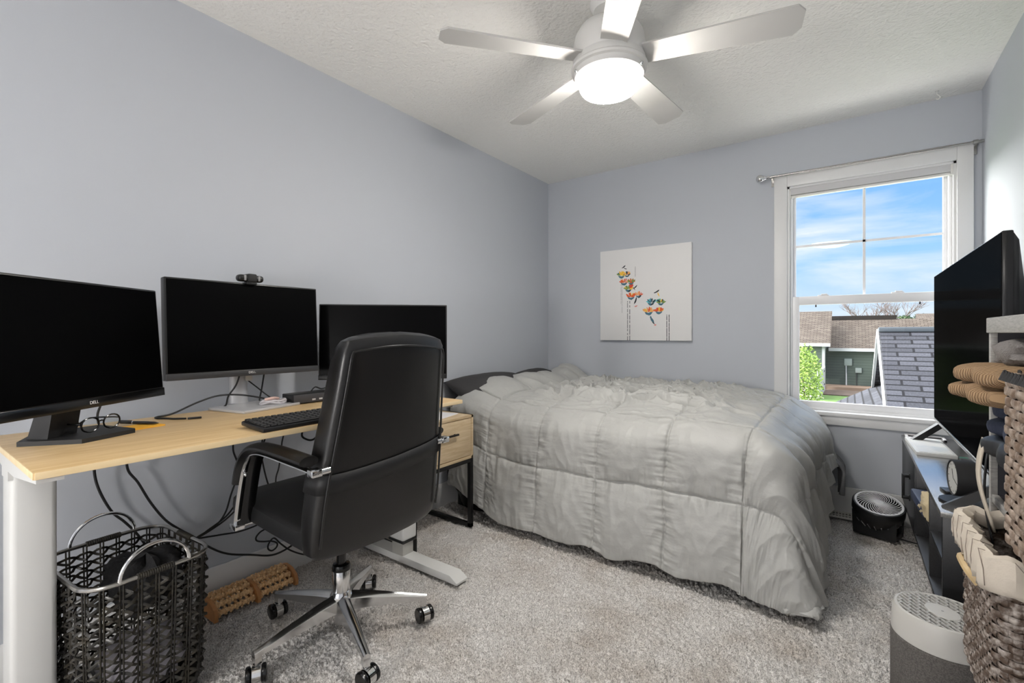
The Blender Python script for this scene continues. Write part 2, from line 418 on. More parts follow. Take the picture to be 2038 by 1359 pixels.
# window
def window():
    w = bpy.data.objects.new('window_1', None); C.objects.link(w); w['kind'] = 'structure'; w.location = (0, 0, 0)
    b = MB()   # casing, stool and apron
    b.box((1.76, -0.02, WZ0), (WX0, 0.0, WZ1 + 0.078), 0.003); b.box((WX1, -0.02, WZ0), (2.716, 0.0, WZ1 + 0.078), 0.003)
    b.box((WX0, -0.02, WZ1), (WX1, 0.0, WZ1 + 0.078), 0.003)
    b.box((1.745, -0.032, 0.602), (2.731, 0.05, 0.626), 0.004)
    b.box((1.76, -0.018, 0.546), (2.716, 0, 0.603), 0.003)
    b.build('casing', M['trimw'], w)
    b = MB()   # jamb liner
    b.box((WX0 - 0.003, 0, 0.62), (WX0 + 0.012, 0.13, WZ1)); b.box((WX1 - 0.012, 0, 0.62), (WX1 + 0.003, 0.13, WZ1)); b.box((WX0, 0, WZ1 - 0.012), (WX1, 0.13, WZ1 + 0.003))
    b.build('jamb', M['trimw'], w)
    b = MB()   # vinyl frame tracks
    for x0, x1 in ((WX0 + 0.012, WX0 + 0.026), (WX1 - 0.026, WX1 - 0.012)):
        b.box((x0, 0.035, 0.626), (x1, 0.047, 2.06), 0.002); b.box((x0, 0.062, 0.626), (x1, 0.074, 2.06), 0.002); b.box((x0 - 0.001, 0.045, 0.626), (x1 - 0.006 if x0 < 2 else x1, 0.125, 2.06))
    b.box((WX0, 0.04, 2.035), (WX1, 0.125, 2.063)); b.box((WX0, 0.035, 0.622), (WX1, 0.125, 0.64), 0.002)
    b.build('track', M['vinyl'], w)
    def sash(name, x0, x1, z0, z1, y0, y1, gx0, gx1, gz0, gz1):
        b = MB()
        b.box((x0, y0, z0), (gx0, y1, z1), 0.003); b.box((gx1, y0, z0), (x1, y1, z1), 0.003)
        b.box((gx0 - 0.002, y0, z0), (gx1 + 0.002, y1, gz0), 0.003); b.box((gx0 - 0.002, y0, gz1), (gx1 + 0.002, y1, z1), 0.003)
        s = b.build(name, M['vinyl'], w)
        MB().box((gx0 - 0.004, (y0 + y1) / 2 - 0.002, gz0 - 0.004), (gx1 + 0.004, (y0 + y1) / 2 + 0.002, gz1 + 0.004)).build('pane', M['glass'], s)
        return s
    up = sash('upper_sash', WX0 + 0.02, WX1 - 0.02, 1.325, 2.045, 0.078, 0.108, 1.877, 2.603, 1.352, 2.022)
    b = MB(); b.box((2.233, 0.083, 1.35), (2.247, 0.091, 2.024)); b.box((1.875, 0.083, 1.685), (2.605, 0.091, 1.699)); b.build('muntin', M['vinyl'], up)
    lo = sash('lower_sash', WX0 + 0.014, WX1 - 0.014, 0.636, 1.357, 0.044, 0.074, 1.898, 2.588, 0.678, 1.302)
    for x in (2.03, 2.40):
        b = MB(); b.box((x - 0.03, 0.05, 1.357), (x + 0.03, 0.072, 1.364), 0.002); b.box((x - 0.012, 0.048, 1.362), (x + 0.022, 0.064, 1.371), 0.002)
        b.build('sash_lock', M['vinyl'], lo)
    for x in (1.99, 2.50):
        MB().prism([(x - 0.003, 1.302), (x + 0.003, 1.302), (x + 0.0045, 1.287), (x - 0.005, 1.287)], 0, 0.004, Matrix.Translation((0, 0.058, 0)) @ Matrix.Rotation(RAD(90), 4, 'X')).build('tilt_latch', M['blackplastic'], lo)
window()
# roller blind rolled up in the head of the window
t = thing('roller_blind', 'white roller blind fully rolled up at the head of the window', 'blind', (2.24, 0.02, 2.05))
MB().box((-0.388, -0.012, -0.028), (0.388, 0.04, 0.03), 0.004).build('cassette', M['blind'], t)
MB().box((-0.386, -0.008, -0.044), (0.386, 0.018, -0.030), 0.004).build('bottom_rail', M['whiteplastic'], t)
for sx in (-1, 1): MB().box((sx * 0.392 - 0.006, -0.012, -0.046), (sx * 0.392 + 0.006, 0.04, 0.022), 0.003).build('end_cap', M['whiteplastic'], t)

# curtain rod
t = thing('curtain_rod', 'thin metal curtain rod without curtains above the window', 'curtain rod', (2.2, -0.065, 2.142))
MB().cyl((-0.47, 0, 0), (0.545, 0, 0), 0.007, n=12).build('rod', M['satin'], t)
b = MB(); b.ball((-0.515, 0, 0), 0.026); b.tube([(-0.495, 0, 0), (-0.478, 0, 0), (-0.472, 0, 0), (-0.46, 0, 0)], [0.018, 0.009, 0.012, 0.009], 12); b.build('finial', M['chrome'], t)
b = MB(); b.cyl((0.505, 0, 0), (0.525, 0, 0), 0.012); b.cyl((0.525, 0, 0), (0.548, 0, 0), 0.008); b.build('end_collar', M['satin'], t)
for x in (-0.448, 0.522):
    b = MB(); b.box((x - 0.006, 0, -0.012), (x + 0.006, 0.062, -0.004)); b.box((x - 0.008, 0.058, -0.05), (x + 0.008, 0.0645, 0.01)); b.build('bracket', M['satin'], t)
# ceiling hook
t = thing('ceiling_hook', 'small white hook screwed into ceiling near the window corner', 'hook', (2.555, -0.12, H))
MB().tube(spline([(0, 0, 0), (0, 0, -0.018), (0.008, 0, -0.028), (0.012, 0, -0.038), (0.004, 0, -0.046), (-0.006, 0, -0.04)], 6), 0.003, 8).build('hook_wire', M['whiteplastic'], t)
MB().cyl((0, 0, 0), (0, 0, -0.003), 0.008).build('hook_plate', M['whiteplastic'], t)

# floor register by the back wall
t = thing('floor_vent', 'white slotted floor register along the baseboard beside the bed', 'vent', (2.12, -0.078, 0.012))
b = MB(); b.box((-0.17, -0.052, -0.004), (0.17, -0.044, 0.008), 0.002); b.box((-0.17, 0.044, -0.004), (0.17, 0.052, 0.008), 0.002)
b.box((-0.17, -0.052, -0.004), (-0.16, 0.052, 0.008), 0.002); b.box((0.16, -0.052, -0.004), (0.17, 0.052, 0.008), 0.002)
b.build('frame', M['vent'], t)
b = MB()
for i in range(20): x = -0.152 + i * 0.016; b.box((x - 0.003, -0.046, -0.003), (x + 0.003, 0.046, 0.006))
b.box((-0.16, -0.004, -0.003), (0.16, 0.004, 0.006)); b.build('grille', M['vent'], t)
MB().box((-0.16, -0.045, -0.004), (0.16, 0.045, -0.002)).build('duct_plate', M['blackmatte'], t)

# ================================================================== CEILING FAN
t = thing('ceiling_fan', 'white five-blade ceiling fan with lit dome lamp', 'ceiling fan', (1.387, -1.81, 0))
MB().lathe([(0.075, 2.44), (0.075, 2.425), (0.06, 2.402), (0.025, 2.392), (0.016, 2.39), (0.016, 2.352)], 28).build('canopy', M['fanwhite'], t)
hs = MB().lathe([(0.03, 2.352), (0.085, 2.345), (0.118, 2.325), (0.135, 2.295), (0.141, 2.262), (0.142, 2.214), (0.138, 2.208), (0.138, 2.204), (0.142, 2.198), (0.142, 2.176), (0.04, 2.176)], 48).build('motor_housing', M['fanwhite'], t)
MB().lathe([(0.13, 2.179), (0.146, 2.177), (0.151, 2.17), (0.148, 2.162), (0.138, 2.158), (0.135, 2.138), (0.122, 2.126), (0.108, 2.126)], 48).build('light_ring', M['fanwhite'], t)
MB().lathe([(0.001, 2.066), (0.05, 2.068), (0.085, 2.074), (0.106, 2.084), (0.115, 2.097), (0.118, 2.112), (0.118, 2.134)], 40).build('lamp_dome', M['dome'], t)
for a in (230, 355, 110):
    x, y = 0.14 * cos(RAD(a)), 0.14 * sin(RAD(a)); MB().ball((x, y, 2.146), 0.007, 10, 6).build('thumb_screw', M['chrome'], t)
for k in range(5):
    a = RAD(14.0 + 72 * k)
    T = Matrix.Rotation(a, 4, 'Z') @ Matrix.Translation((0, 0, 2.207)) @ Matrix.Rotation(RAD(-11), 4, 'X')
    pts = []
    L0, L1 = 0.13, 0.672
    N = 22
    for i in range(N + 1):
        x = L0 + (L1 - L0) * i / N; hw = 0.05 + 0.017 * (i / N)
        if x > L1 - 0.03: hw -= 0.03 - sqrt(max(0, 0.03 ** 2 - (x - L1 + 0.03) ** 2))
        pts.append((x, hw))
    poly = [(x, -h) for x, h in pts] + [(x, h) for x, h in reversed(pts)]
    MB().prism(poly, -0.0035, 0.0035, T).build('blade', M['blade'], t)

# ================================================================== PAINTING
PX0, PX1, PZ0, PZ1 = 0.516, 1.236, 1.062, 1.786
t = thing('canvas_painting', 'square white canvas painted with two clusters of bright bird-like strokes', 'painting', (0.516, -0.001, 1.062))
S = 0.72
MB().box((0, -0.034, 0), (S, 0, S), 0.003).build('canvas', M['canvas'], t)
cols = [(28, 34, 42), (226, 92, 40), (244, 196, 60), (70, 112, 130), (120, 150, 70), (224, 140, 130), (214, 70, 40), (90, 190, 200), (240, 168, 110)]
mats = [mat('paint_%d' % i, c, 0.5) for i, c in enumerate(cols)]
b = MB()
def stroke(px, py, L, W, ang, c, bend=0.3):
    """tapered brush stroke: centre px,py as canvas fractions"""
    b.cur = c; n = 7; up = []; dn = []
    for i in range(n):
        s = i / (n - 1) - 0.5
        x = s * L; y = bend * L * (s * s - 0.1); h = W * (1 - (2 * s) ** 2) ** 0.6 * (0.7 + 0.6 * random.random())
        up.append((x, y + h / 2)); dn.append((x, y - h / 2))
    poly = up + dn[::-1]
    ca, sa = cos(ang), sin(ang)
    q = [((px * S + x * ca - y * sa), py * S + x * sa + y * ca) for x, y in poly]
    d = 0.0345 + random.uniform(0, 0.0008)
    b.add([(x, -d, z) for x, z in q], [tuple(range(len(q)))])
def sprig(px, py, w, pal):
    w *= 1.22
    stroke(px, py - 0.01, w * 0.8, w * 0.26, 0.0, 3, 0.9)
    for k in range(9):
        a = RAD(20 + k * 17 + random.uniform(-8, 8)); l = w * random.uniform(.4, .62)
        stroke(px + cos(a) * w * 0.5 / S * random.uniform(.6, 1), py + sin(a) * w * 0.28 / S, l, w * 0.17, a, random.choice(pal), 0.15)
    stroke(px + w * .2, py - w * .2, w * .5, w * .12, RAD(50), 0, .2)
sprig(0.255, 0.71, 0.06, [2, 4, 2, 3]); sprig(0.32, 0.715, 0.045, [0, 2, 8])
sprig(0.285, 0.63, 0.055, [1, 8, 5]); sprig(0.365, 0.63, 0.05, [6, 1, 4]); stroke(.365, .6, .06, .032, RAD(80), 6)
sprig(0.335, 0.555, 0.055, [4, 4, 2]); stroke(.41, .575, .05, .008, RAD(40), 0); stroke(.4, .56, .03, .006, RAD(120), 0)
sprig(0.365, 0.47, 0.06, [1, 5, 2]); sprig(0.45, 0.485, 0.05, [8, 1, 5]); stroke(.415, .43, .06, .014, RAD(70), 0); stroke(.42, .37, .03, .01, RAD(20), 5)
stroke(.28, .805, .04, .010, RAD(35), 0); stroke(.3, .785, .03, .006, RAD(-20), 0)
b.build('painted_cluster', mats, t, smooth=0); b = MB()
sprig(0.585, 0.40, 0.055, [0, 7, 3]); stroke(.665, .425, .04, .022, RAD(20), 7); sprig(0.69, 0.395, 0.05, [4, 4, 2, 0])
sprig(0.56, 0.30, 0.065, [2, 1, 8]); sprig(0.67, 0.305, 0.055, [1, 2, 1]); stroke(.645, .515, .05, .011, RAD(28), 0); stroke(.665, .485, .035, .008, RAD(-70), 2)
stroke(.595, .225, .06, .016, RAD(-60), 3); stroke(.61, .19, .035, .008, RAD(-50), 0); stroke(.63, .165, .02, .01, RAD(0), 5)
b.build('painted_cluster', mats, t, smooth=0); b = MB()
def dash(px, z0, z1, w, gap):
    b.cur = 0; z = z0
    while z < z1:
        l = random.uniform(.02, .07)
        b.add([((px - w) * S, -0.0346, z * S), ((px + w) * S, -0.0346, z * S), ((px + w) * S, -0.0346, min(z + l, z1) * S), ((px - w) * S, -0.0346, min(z + l, z1) * S)], [(0, 1, 2, 3)]); z += l + random.uniform(0, gap)
for args in ((.325, .0, .43, .003, .02), (.35, .0, .43, .003, .02), (.752, .0, .27, .0035, .008), (.776, .0, .27, .0035, .008), (.262, .3, .62, .0012, .01), (.25, .4, .62, .001, .02), (.412, .69, .80, .0016, .005)):
    b = MB(); dash(*args); b.build('painted_line', mats[0], t, smooth=0)

# ================================================================== DESK
DZT = 0.82
t = thing('standing_desk', 'birch-topped standing desk with white T-shaped legs against the wall', 'desk', (0, 0, 0))
DX0_, DX1_, DY0, DY1 = 0.165, 0.765, -3.343, -1.986
top = MB().box((DX0_, DY0, DZT - 0.0175), (DX1_, DY1, DZT), 0.003).build('desktop', M['deskwood'], t)
b = MB(); b.box((DX1_ - 0.001, DY0 + 0.002, DZT - 0.0165), (DX1_ + 0.0012, DY1 - 0.002, DZT - 0.001), 0.0008); b.box((DX0_ + 0.002, DY0 - 0.0012, DZT - 0.0165), (DX1_ - 0.002, DY0 + 0.001, DZT - 0.001), 0.0008)
b.build('edge_band', M['deskedge'], top)
b = MB(); b.box((0.315, DY0 + 0.06, 0.757), (0.355, DY1 - 0.06, 0.8), 0.003); b.box((0.425, DY0 + 0.06, 0.757), (0.465, DY1 - 0.06, 0.8), 0.003)
b.box((DX0_ + 0.12, DY0 + 0.06, 0.7805), (DX1_ - 0.10, DY1 - 0.02, 0.8025), 0.002)
b.build('crossbeam', M['deskwhite'], t)
for (cy, ys) in ((-3.29, -3.337), (-1.965 - 0.01, -1.99)):
    cx = 0.375
    # bracket plate under the top
    poly = [(0.20, 0.802), (0.757, 0.802), (0.757, 0.793), (0.50, 0.763), (0.425, 0.763), (0.425, 0.738), (0.335, 0.738), (0.335, 0.763), (0.20, 0.785)]
    yy = -3.338 if cy < -3 else -1.998
    y2 = yy + 0.045 if cy < -3 else yy - 0.045
    T = Matrix(((1, 0, 0, 0), (0, 0, 1, 0), (0, 1, 0, 0), (0, 0, 0, 1)))
    MB().prism(poly, min(yy, y2), max(yy, y2), T).build('bracket', M['deskwhite'], t)
    ly = cy if cy < -3 else -1.99
    MB().box((cx - 0.058, ly - 0.045, 0.108), (cx + 0.052, ly + 0.045, 0.765), 0.014, 3).build('leg_upper_tube', M['deskwhite'], t)
    MB().box((cx - 0.058, ly - 0.046, 0.098), (cx + 0.053, ly + 0.046, 0.110), 0.012, 3).build('leg_collar', M['blackplastic'], t)
    MB().box((cx - 0.045, ly - 0.034, 0.03), (cx + 0.038, ly + 0.034, 0.1), 0.006).build('leg_lower_tube', M['deskgrey'], t)
    prof = [(0.075, 0.004), (0.765, 0.004), (0.765, 0.012), (0.722, 0.036), (0.118, 0.036), (0.075, 0.012)]
    MB().prism(prof, ly - 0.036, ly + 0.036, T).build('foot', M['deskwhite'], t)

# ---- left monitor -------------------------------------------------------------
def monitor(name, label, loc, rz, w, h, zc, tilt, base, chin=0.016, bezel=0.006, logo=True, frame=M['blackplastic'], chinmat=None, standm=M['blackmatte']):
    """local: screen faces +X, width along Y, origin at the desk under the screen centre"""
    t = thing(name, label, 'monitor', loc, rz)
    T = Matrix.Translation((0, 0, zc)) @ Matrix.Rotation(-tilt, 4, 'Y')
    MB().box((-0.034, -w / 2, -h / 2), (0.0, w / 2, h / 2), 0.004, 2, T).build('housing', frame, t)
    MB().box((-0.06, -w * 0.3, -h * 0.3), (-0.03, w * 0.3, h * 0.3), 0.012, 2, T).build('back_cover', frame, t)
    c = MB().box((-0.006, -w / 2 + 0.0005, -h / 2), (0.0035, w / 2 - 0.0005, -h / 2 + chin + 0.004), 0.0015, 2, T).build('chin', chinmat or frame, t)
    MB().box((-0.003, -w / 2 + bezel, -h / 2 + chin + 0.006), (0.0012, w / 2 - bezel, h / 2 - bezel), 0.0005, 1, T).build('screen', M['screen'], t)
    if logo:
        L = T @ Matrix.Translation((0.0037, 0, -h / 2 + chin * 0.55 + 0.002)) @ Matrix(((0, 0, 1, 0), (1, 0, 0, 0), (0, 1, 0, 0), (0, 0, 0, 1)))
        lettering('logo_lettering', 'DELL', 0.0125, M['white_ink'], c, L)
    return t, T

zl = (0.915 + 1.258) / 2 - DZT
t, T = monitor('desktop_monitor', 'black monitor angled inward at the desk end on a wide black slab stand', (0.444, -3.186, DZT), RAD(36), 0.535, 0.352, zl - 0.002, RAD(4.5), None, chin=0.022, chinmat=M['blackgloss'])
b = MB(); b.prism([(-0.108, -0.088), (0.029, -0.052), (0.060, 0.088), (0.05, 0.098), (-0.10, 0.15), (-0.175, 0.02)], 0, 0.012)
b.build('stand_base', M['blackmatte'], t)
b = MB(); n = 8
for i in range(n):
    pass
b.prism([(-0.115, 0.012), (-0.06, 0.012), (-0.035, 0.16), (-0.066, 0.17)], -0.055, -0.003, Matrix(((1, 0, 0, 0), (0, 0, 1, 0), (0, 1, 0, 0), (0, 0, 0, 1))))
b.prism([(-0.115, 0.012), (-0.062, 0.012), (-0.037, 0.16), (-0.066, 0.17)], -0.003, 0.032, Matrix(((1, 0, 0, 0), (0, 0, 1, 0), (0, 1, 0, 0), (0, 0, 0, 1))))
b.build('stand_neck', M['blackmatte'], t)

# ---- middle monitor ---------------------------------------------------------------
MZ = (0.953 + 1.317) / 2 - DZT
t, T = monitor('desktop_monitor', 'black monitor carrying the webcam, on a silver stand in the desk middle', (0.197, -2.634, DZT), 0.0, 0.588, 0.374, MZ - 0.002, RAD(3), None, chin=0.020, chinmat=mat('grey_chin', (58, 58, 60), 0.4))
MB().box((-0.09, -0.125, 0.0), (0.115, 0.125, 0.011), 0.003, 2, RZ(RAD(12), (0.035, -0.005, 0))).build('stand_base', M['brushed'], t)
b = MB(); b.lathe([(0.04, 0.011), (0.037, 0.02), (0.034, 0.2)], 24, Matrix.Translation((-0.072, -0.015, 0)), sx=0.6, sy=0.95); b.box((-0.075, -0.045, 0.15), (-0.05, 0.045, 0.27), 0.004)
b.build('stand_neck', M['brushed'], t)
MB().box((-0.053, 0.0, 0.10), (-0.043, 0.028, 0.2), 0.004).build('cable_clip', M['deskgrey'], t)

# ---- right monitor (behind the chair) -------------------------------------------------
cx, cy = (0.141 + 0.553) / 2, (-2.304 - 1.867) / 2
t, T = monitor('desktop_monitor', 'black monitor behind the office chair, partly hidden by its backrest', (cx, cy, DZT), RAD(-46.7), 0.602, 0.360, (0.893 + 1.2586) / 2 - DZT, RAD(2), None, chin=0.018)
MB().box((-0.13, -0.11, 0), (0.05, 0.11, 0.011), 0.003).build('stand_base', M['blackmatte'], t)
MB().box((-0.085, -0.03, 0.01), (-0.055, 0.03, 0.27), 0.004).build('stand_neck', M['blackmatte'], t)

# ---- webcam on the middle monitor
t = thing('webcam', 'black webcam clipped to the top of the middle monitor', 'webcam', (0.188, -2.632, 1.319))
b = MB(); b.box((-0.022, -0.05, 0.006), (0.016, 0.05, 0.034), 0.012, 4); b.build('body', M['blackplastic'], t)
b = MB(); b.box((-0.02, -0.017, 0.003), (0.021, 0.019, 0.038), 0.006, 3); l = b.build('lens_cover', M['blackmatte'], t)
for y in (-0.026, 0.029): MB().box((0.01, y - 0.004, 0.01), (0.0168, y + 0.004, 0.031), 0.001).build('indicator_strip', M['fangrey'], t)
MB().box((-0.03, -0.02, -0.006), (0.016, 0.02, 0.005), 0.002).build('clip', M['blackplastic'], t)

# ---- eyeglasses on the left monitor's base
t = thing('eyeglasses', 'black-rimmed eyeglasses lying open on the slab monitor base', 'glasses', (0.405, -3.150, DZT + 0.0125), RAD(30))
def lens(cy, w=0.026, h=0.02):
    return [(0.001, cy + w * cos(a) * (1 if abs(cos(a)) < .9 else .97), 0.024 + h * sin(a)) for a in [2 * pi * k / 20 for k in range(20)]]
b = MB(); b.tube(lens(-0.032), 0.0022, 6, closed=True); b.tube(lens(0.032), 0.0022, 6, closed=True); b.tube([(0.001, -0.007, 0.03), (0.003, 0, 0.032), (0.001, 0.007, 0.03)], 0.002, 6)
b.build('rim', M['blackgloss'], t)
for s in (-1, 1):
    MB().tube(spline([(0, s * 0.058, 0.03), (-0.03, s * 0.061, 0.03), (-0.085, s * 0.05, 0.028), (-0.11, s * 0.045, 0.018), (-0.125, s * 0.043, 0.003)], 5), 0.0022, 6).build('temple_arm', M['blackgloss'], t)
    MB().lathe([(0.0245, -0.0006), (0.0245, 0.0006)], 20, Matrix.Translation((0.001, s * 0.032, 0.024)) @ Matrix.Rotation(RAD(90), 4, 'Y'), sx=0.78, sy=1.0).build('lens', M['glass'], t)
# ---- notepad + pen
o = MB().box((-0.04, -0.042, 0), (0.04, 0.042, 0.004), 0.0005, 1).build('sticky_note_pad', M['orange'], origin=None)
o.location = (0.352, -3.034, DZT); o.rotation_euler = (0, 0, RAD(11)); setp(o, 'orange sticky note pad under the black pen', 'notepad')
t = thing('pen', 'black ballpoint pen lying on the orange sticky notes', 'pen', (0.318, -3.036, DZT + 0.0095), RAD(30))
MB().tube([(-0.07, 0, 0), (-0.062, 0, 0), (0.03, 0, 0), (0.055, 0, 0), (0.068, 0, 0)], [0.003, 0.0052, 0.0052, 0.004, 0.0012], 12).build('barrel', M['blackplastic'], t)
MB().cyl((-0.022, 0, 0), (-0.018, 0, 0), 0.0056).build('ring', M['chrome'], t)
MB().box((-0.065, -0.0015, 0.0045), (-0.025, 0.0015, 0.0068), 0.0005).build('clip', M['blackplastic'], t)

# ---- keyboard
t = thing('keyboard', 'black full-size keyboard on the front of the desk', 'keyboard', (0.683, -2.64, DZT + 0.003), RAD(1.5))
Tk = Matrix.Rotation(RAD(4), 4, 'Y')
MB().box((-0.065, -0.222, 0.0), (0.07, 0.222, 0.015), 0.005, 2, Tk).build('case', M['blackplastic'], t)
for s in (-1, 1): MB().box((-0.055, s * 0.18 - 0.012, -0.002), (-0.045, s * 0.18 + 0.012, 0.008), 0.001).build('foot', M['blackplastic'], t)
b = MB()
for r in range(6):
    x = -0.052 + r * 0.0203 + (0.004 if r > 0 else 0)
    cnt = 21
    for c in range(cnt):
        y = -0.205 + c * 0.0205
        if r == 5 and 3 <= c <= 8:
            if c == 3: b.box((x - 0.0085, y - 0.0085, 0.0145), (x + 0.0085, y + 5 * 0.0205 + 0.0085, 0.0205), 0.002, 1, Tk)
            continue
        b.box((x - 0.0085, y - 0.0085, 0.0145), (x + 0.0085, y + 0.0085, 0.0205), 0.002, 1, Tk)
b.build('keys', M['blackmatte'], t)
# ---- docking station
t = thing('docking_station', 'flat black docking station at the back of the desk beside the silver stand', 'docking station', (0.27, -2.41, DZT))
MB().box((-0.045, -0.11, 0.003), (0.045, 0.11, 0.042), 0.004).build('case', M['blackplastic'], t)
MB().box((0.044, -0.108, 0.006), (0.0462, 0.108, 0.039), 0.001).build('front_panel', mat('dock_front', (58, 58, 62), 0.5), t)
for y in (-0.02, 0.012, 0.045): MB().box((0.0455, y - 0.008, 0.012), (0.0468, y + 0.008, 0.019), 0.0005).build('port', M['brushed'], t)
MB().tube(spline([(-0.01, 0.0, 0.043), (-0.01, 0.02, 0.06), (-0.01, 0.05, 0.05), (-0.01, 0.08, 0.055), (-0.02, 0.12, 0.07)], 6), 0.003, 6).build('cable', M['cable'], t)
# ---- coiled hair tie / cable bundle on the silver stand's base
t = thing('cable_bundle', 'pale grey cable bundle resting on the silver stand base', 'cable', (0.27, -2.58, DZT + 0.012))
pts = [(0.03 * cos(a) * (1 + .1 * sin(3 * a)), 0.05 * sin(a), 0.008 + 0.006 * sin(2.3 * a)) for a in np.linspace(0, 5.2 * pi, 70)]
MB().tube(pts, 0.0035, 6).build('coil', mat('pale_cable', (196, 192, 196), 0.5), t)
MB().tube(spline([(0.0, 0.02, 0.018), (0.02, -0.01, 0.024), (0.012, -0.04, 0.02)], 6), 0.006, 8).build('wrap', mat('pink_tie', (206, 176, 168), 0.8), t)
# ---- loose black cable with plug on the desk
cab = []
def cable(label, pts, r=0.0033, name='cable', plug=None, n=7):
    o = MB().tube(spline(pts, n), r, 8).build(name, M['cable'])
    setp(o, label, 'cable', None)
    if plug is not None: MB().box(*plug, bev=0.0015).build('plug', M['blackplastic'], o)
    return o
zt = DZT + 0.0035
t = thing('charging_cable', 'loose black charging cable looping across the desk to its bare plug', 'cable', (0, 0, 0))
MB().tube(spline([(0.225, -2.575, 0.845), (0.19, -2.66, 0.868), (0.175, -2.74, 0.874), (0.18, -2.815, 0.858), (0.19, -2.9, zt + 0.004), (0.20, -2.95, zt), (0.225, -2.962, zt), (0.255, -2.945, zt), (0.287, -2.932, zt), (0.318, -2.905, zt)], 8), 0.0033, 8).build('cord', M['cable'], t)
MB().box((-0.02, -0.005, 0.0002), (0.02, 0.005, 0.007), 0.0015, 2, RZ(RAD(72), (0.330, -2.883, DZT))).build('plug', M['blackplastic'], t)
cable('black cord curving down in front of the silver stand neck', [(0.19, -2.672, 0.955), (0.185, -2.685, 0.91), (0.19, -2.715, 0.87), (0.185, -2.722, 0.836), (0.165, -2.73, zt)])
cable('straight black cord dropping behind the middle monitor near the dock', [(0.13, -2.545, 0.96), (0.135, -2.56, 0.88), (0.138, -2.57, 0.835), (0.16, -2.575, zt)])
cable('thin black cord slanting from the silver stand to the dock', [(0.11, -2.63, 0.94), (0.12, -2.575, 0.889), (0.14, -2.543, 0.854), (0.19, -2.53, 0.832), (0.23, -2.522, zt + 0.008)], 0.0026)
cable('short black cord hanging behind the slab-stand monitor', [(0.215, -3.10, 0.90), (0.205, -3.108, 0.875), (0.2, -3.112, 0.85), (0.195, -3.108, 0.8235)])
cable('black cord slanting down behind the slab stand neck', [(0.24, -3.19, 0.90), (0.215, -3.18, 0.86), (0.20, -3.165, 0.84), (0.19, -3.15, 0.8235)], 0.0038)
# ---- cables hanging under the desk
cable('black cable hanging under the desk behind the basket handle', [(0.20, -3.11, 0.799), (0.10, -3.095, 0.72), (0.05, -3.086, 0.632), (0.045, -3.07, 0.561), (0.04, -3.036, 0.481), (0.04, -3.0, 0.433), (0.04, -2.96, 0.37), (0.03, -2.9, 0.25)], 0.0042)
cable('long black cable sagging from the desk past the basket towards the chair', [(0.20, -3.02, 0.799), (0.11, -3.01, 0.72), (0.055, -2.996, 0.628), (0.05, -2.964, 0.569), (0.045, -2.925, 0.484), (0.045, -2.878, 0.403), (0.045, -2.828, 0.348), (0.05, -2.785, 0.307), (0.05, -2.722, 0.239), (0.05, -2.655, 0.189), (0.05, -2.563, 0.15), (0.05, -2.487, 0.118), (0.05, -2.43, 0.113), (0.05, -2.36, 0.13), (0.05, -2.25, 0.17)], 0.0042)
cable('black cable bending down the wall left of the armrest', [(0.20, -2.66, 0.799), (0.10, -2.65, 0.70), (0.05, -2.637, 0.623), (0.04, -2.613, 0.554), (0.04, -2.617, 0.501), (0.04, -2.641, 0.433), (0.045, -2.665, 0.366), (0.05, -2.703, 0.326), (0.045, -2.765, 0.30), (0.04, -2.84, 0.27)], 0.0036)
cable('black cable slanting behind the armrest down to the basket corner', [(0.20, -2.51, 0.799), (0.10, -2.512, 0.70), (0.06, -2.514, 0.633), (0.05, -2.521, 0.59), (0.055, -2.557, 0.488), (0.06, -2.609, 0.394), (0.055, -2.659, 0.345), (0.05, -2.726, 0.311), (0.05, -2.80, 0.29)], 0.0036)
cable('black cable seen through the armrest opening, bowed right', [(0.20, -2.53, 0.799), (0.10, -2.53, 0.70), (0.06, -2.524, 0.6), (0.05, -2.515, 0.546), (0.05, -2.49, 0.44), (0.05, -2.45, 0.35), (0.04, -2.40, 0.25)], 0.0036)
cable('black cable dropping straight behind the chair seat', [(0.20, -2.43, 0.799), (0.10, -2.43, 0.70), (0.06, -2.43, 0.629), (0.05, -2.43, 0.583), (0.055, -2.444, 0.506), (0.055, -2.458, 0.452), (0.05, -2.45, 0.36), (0.04, -2.42, 0.26)], 0.0033)
cable('black cable lying low along the wall in a flat loop by the seat', [(0.06, -2.45, 0.315), (0.055, -2.52, 0.278), (0.05, -2.605, 0.268), (0.05, -2.684, 0.280), (0.05, -2.731, 0.288), (0.05, -2.766, 0.296), (0.05, -2.74, 0.312), (0.05, -2.665, 0.35), (0.05, -2.62, 0.40)], 0.0036)
cable('black cable tied in a figure-eight loop on the wall below the chair', [(0.05, -2.49, 0.243), (0.045, -2.52, 0.235), (0.045, -2.54, 0.217), (0.045, -2.536, 0.20), (0.045, -2.509, 0.187), (0.05, -2.475, 0.178), (0.05, -2.45, 0.160), (0.045, -2.450, 0.140), (0.045, -2.470, 0.132), (0.045, -2.487, 0.146), (0.045, -2.485, 0.168), (0.05, -2.464, 0.188), (0.05, -2.43, 0.148), (0.055, -2.382, 0.10), (0.06, -2.307, 0.055), (0.07, -2.2, 0.03), (0.075, -2.09, 0.02)], 0.0036)
cable('short black cable drooping under the desk front beside the backrest', [(0.36, -2.49, 0.756), (0.30, -2.475, 0.69), (0.3, -2.454, 0.667), (0.3, -2.427, 0.660), (0.3, -2.403, 0.675), (0.32, -2.385, 0.72), (0.36, -2.38, 0.756)], 0.0042)

# ================================================================== OFFICE CHAIR
t = thing('office_chair', 'black leather office chair with chrome arms and five-spoke chrome base', 'office chair', (0.637, -2.515, 0))
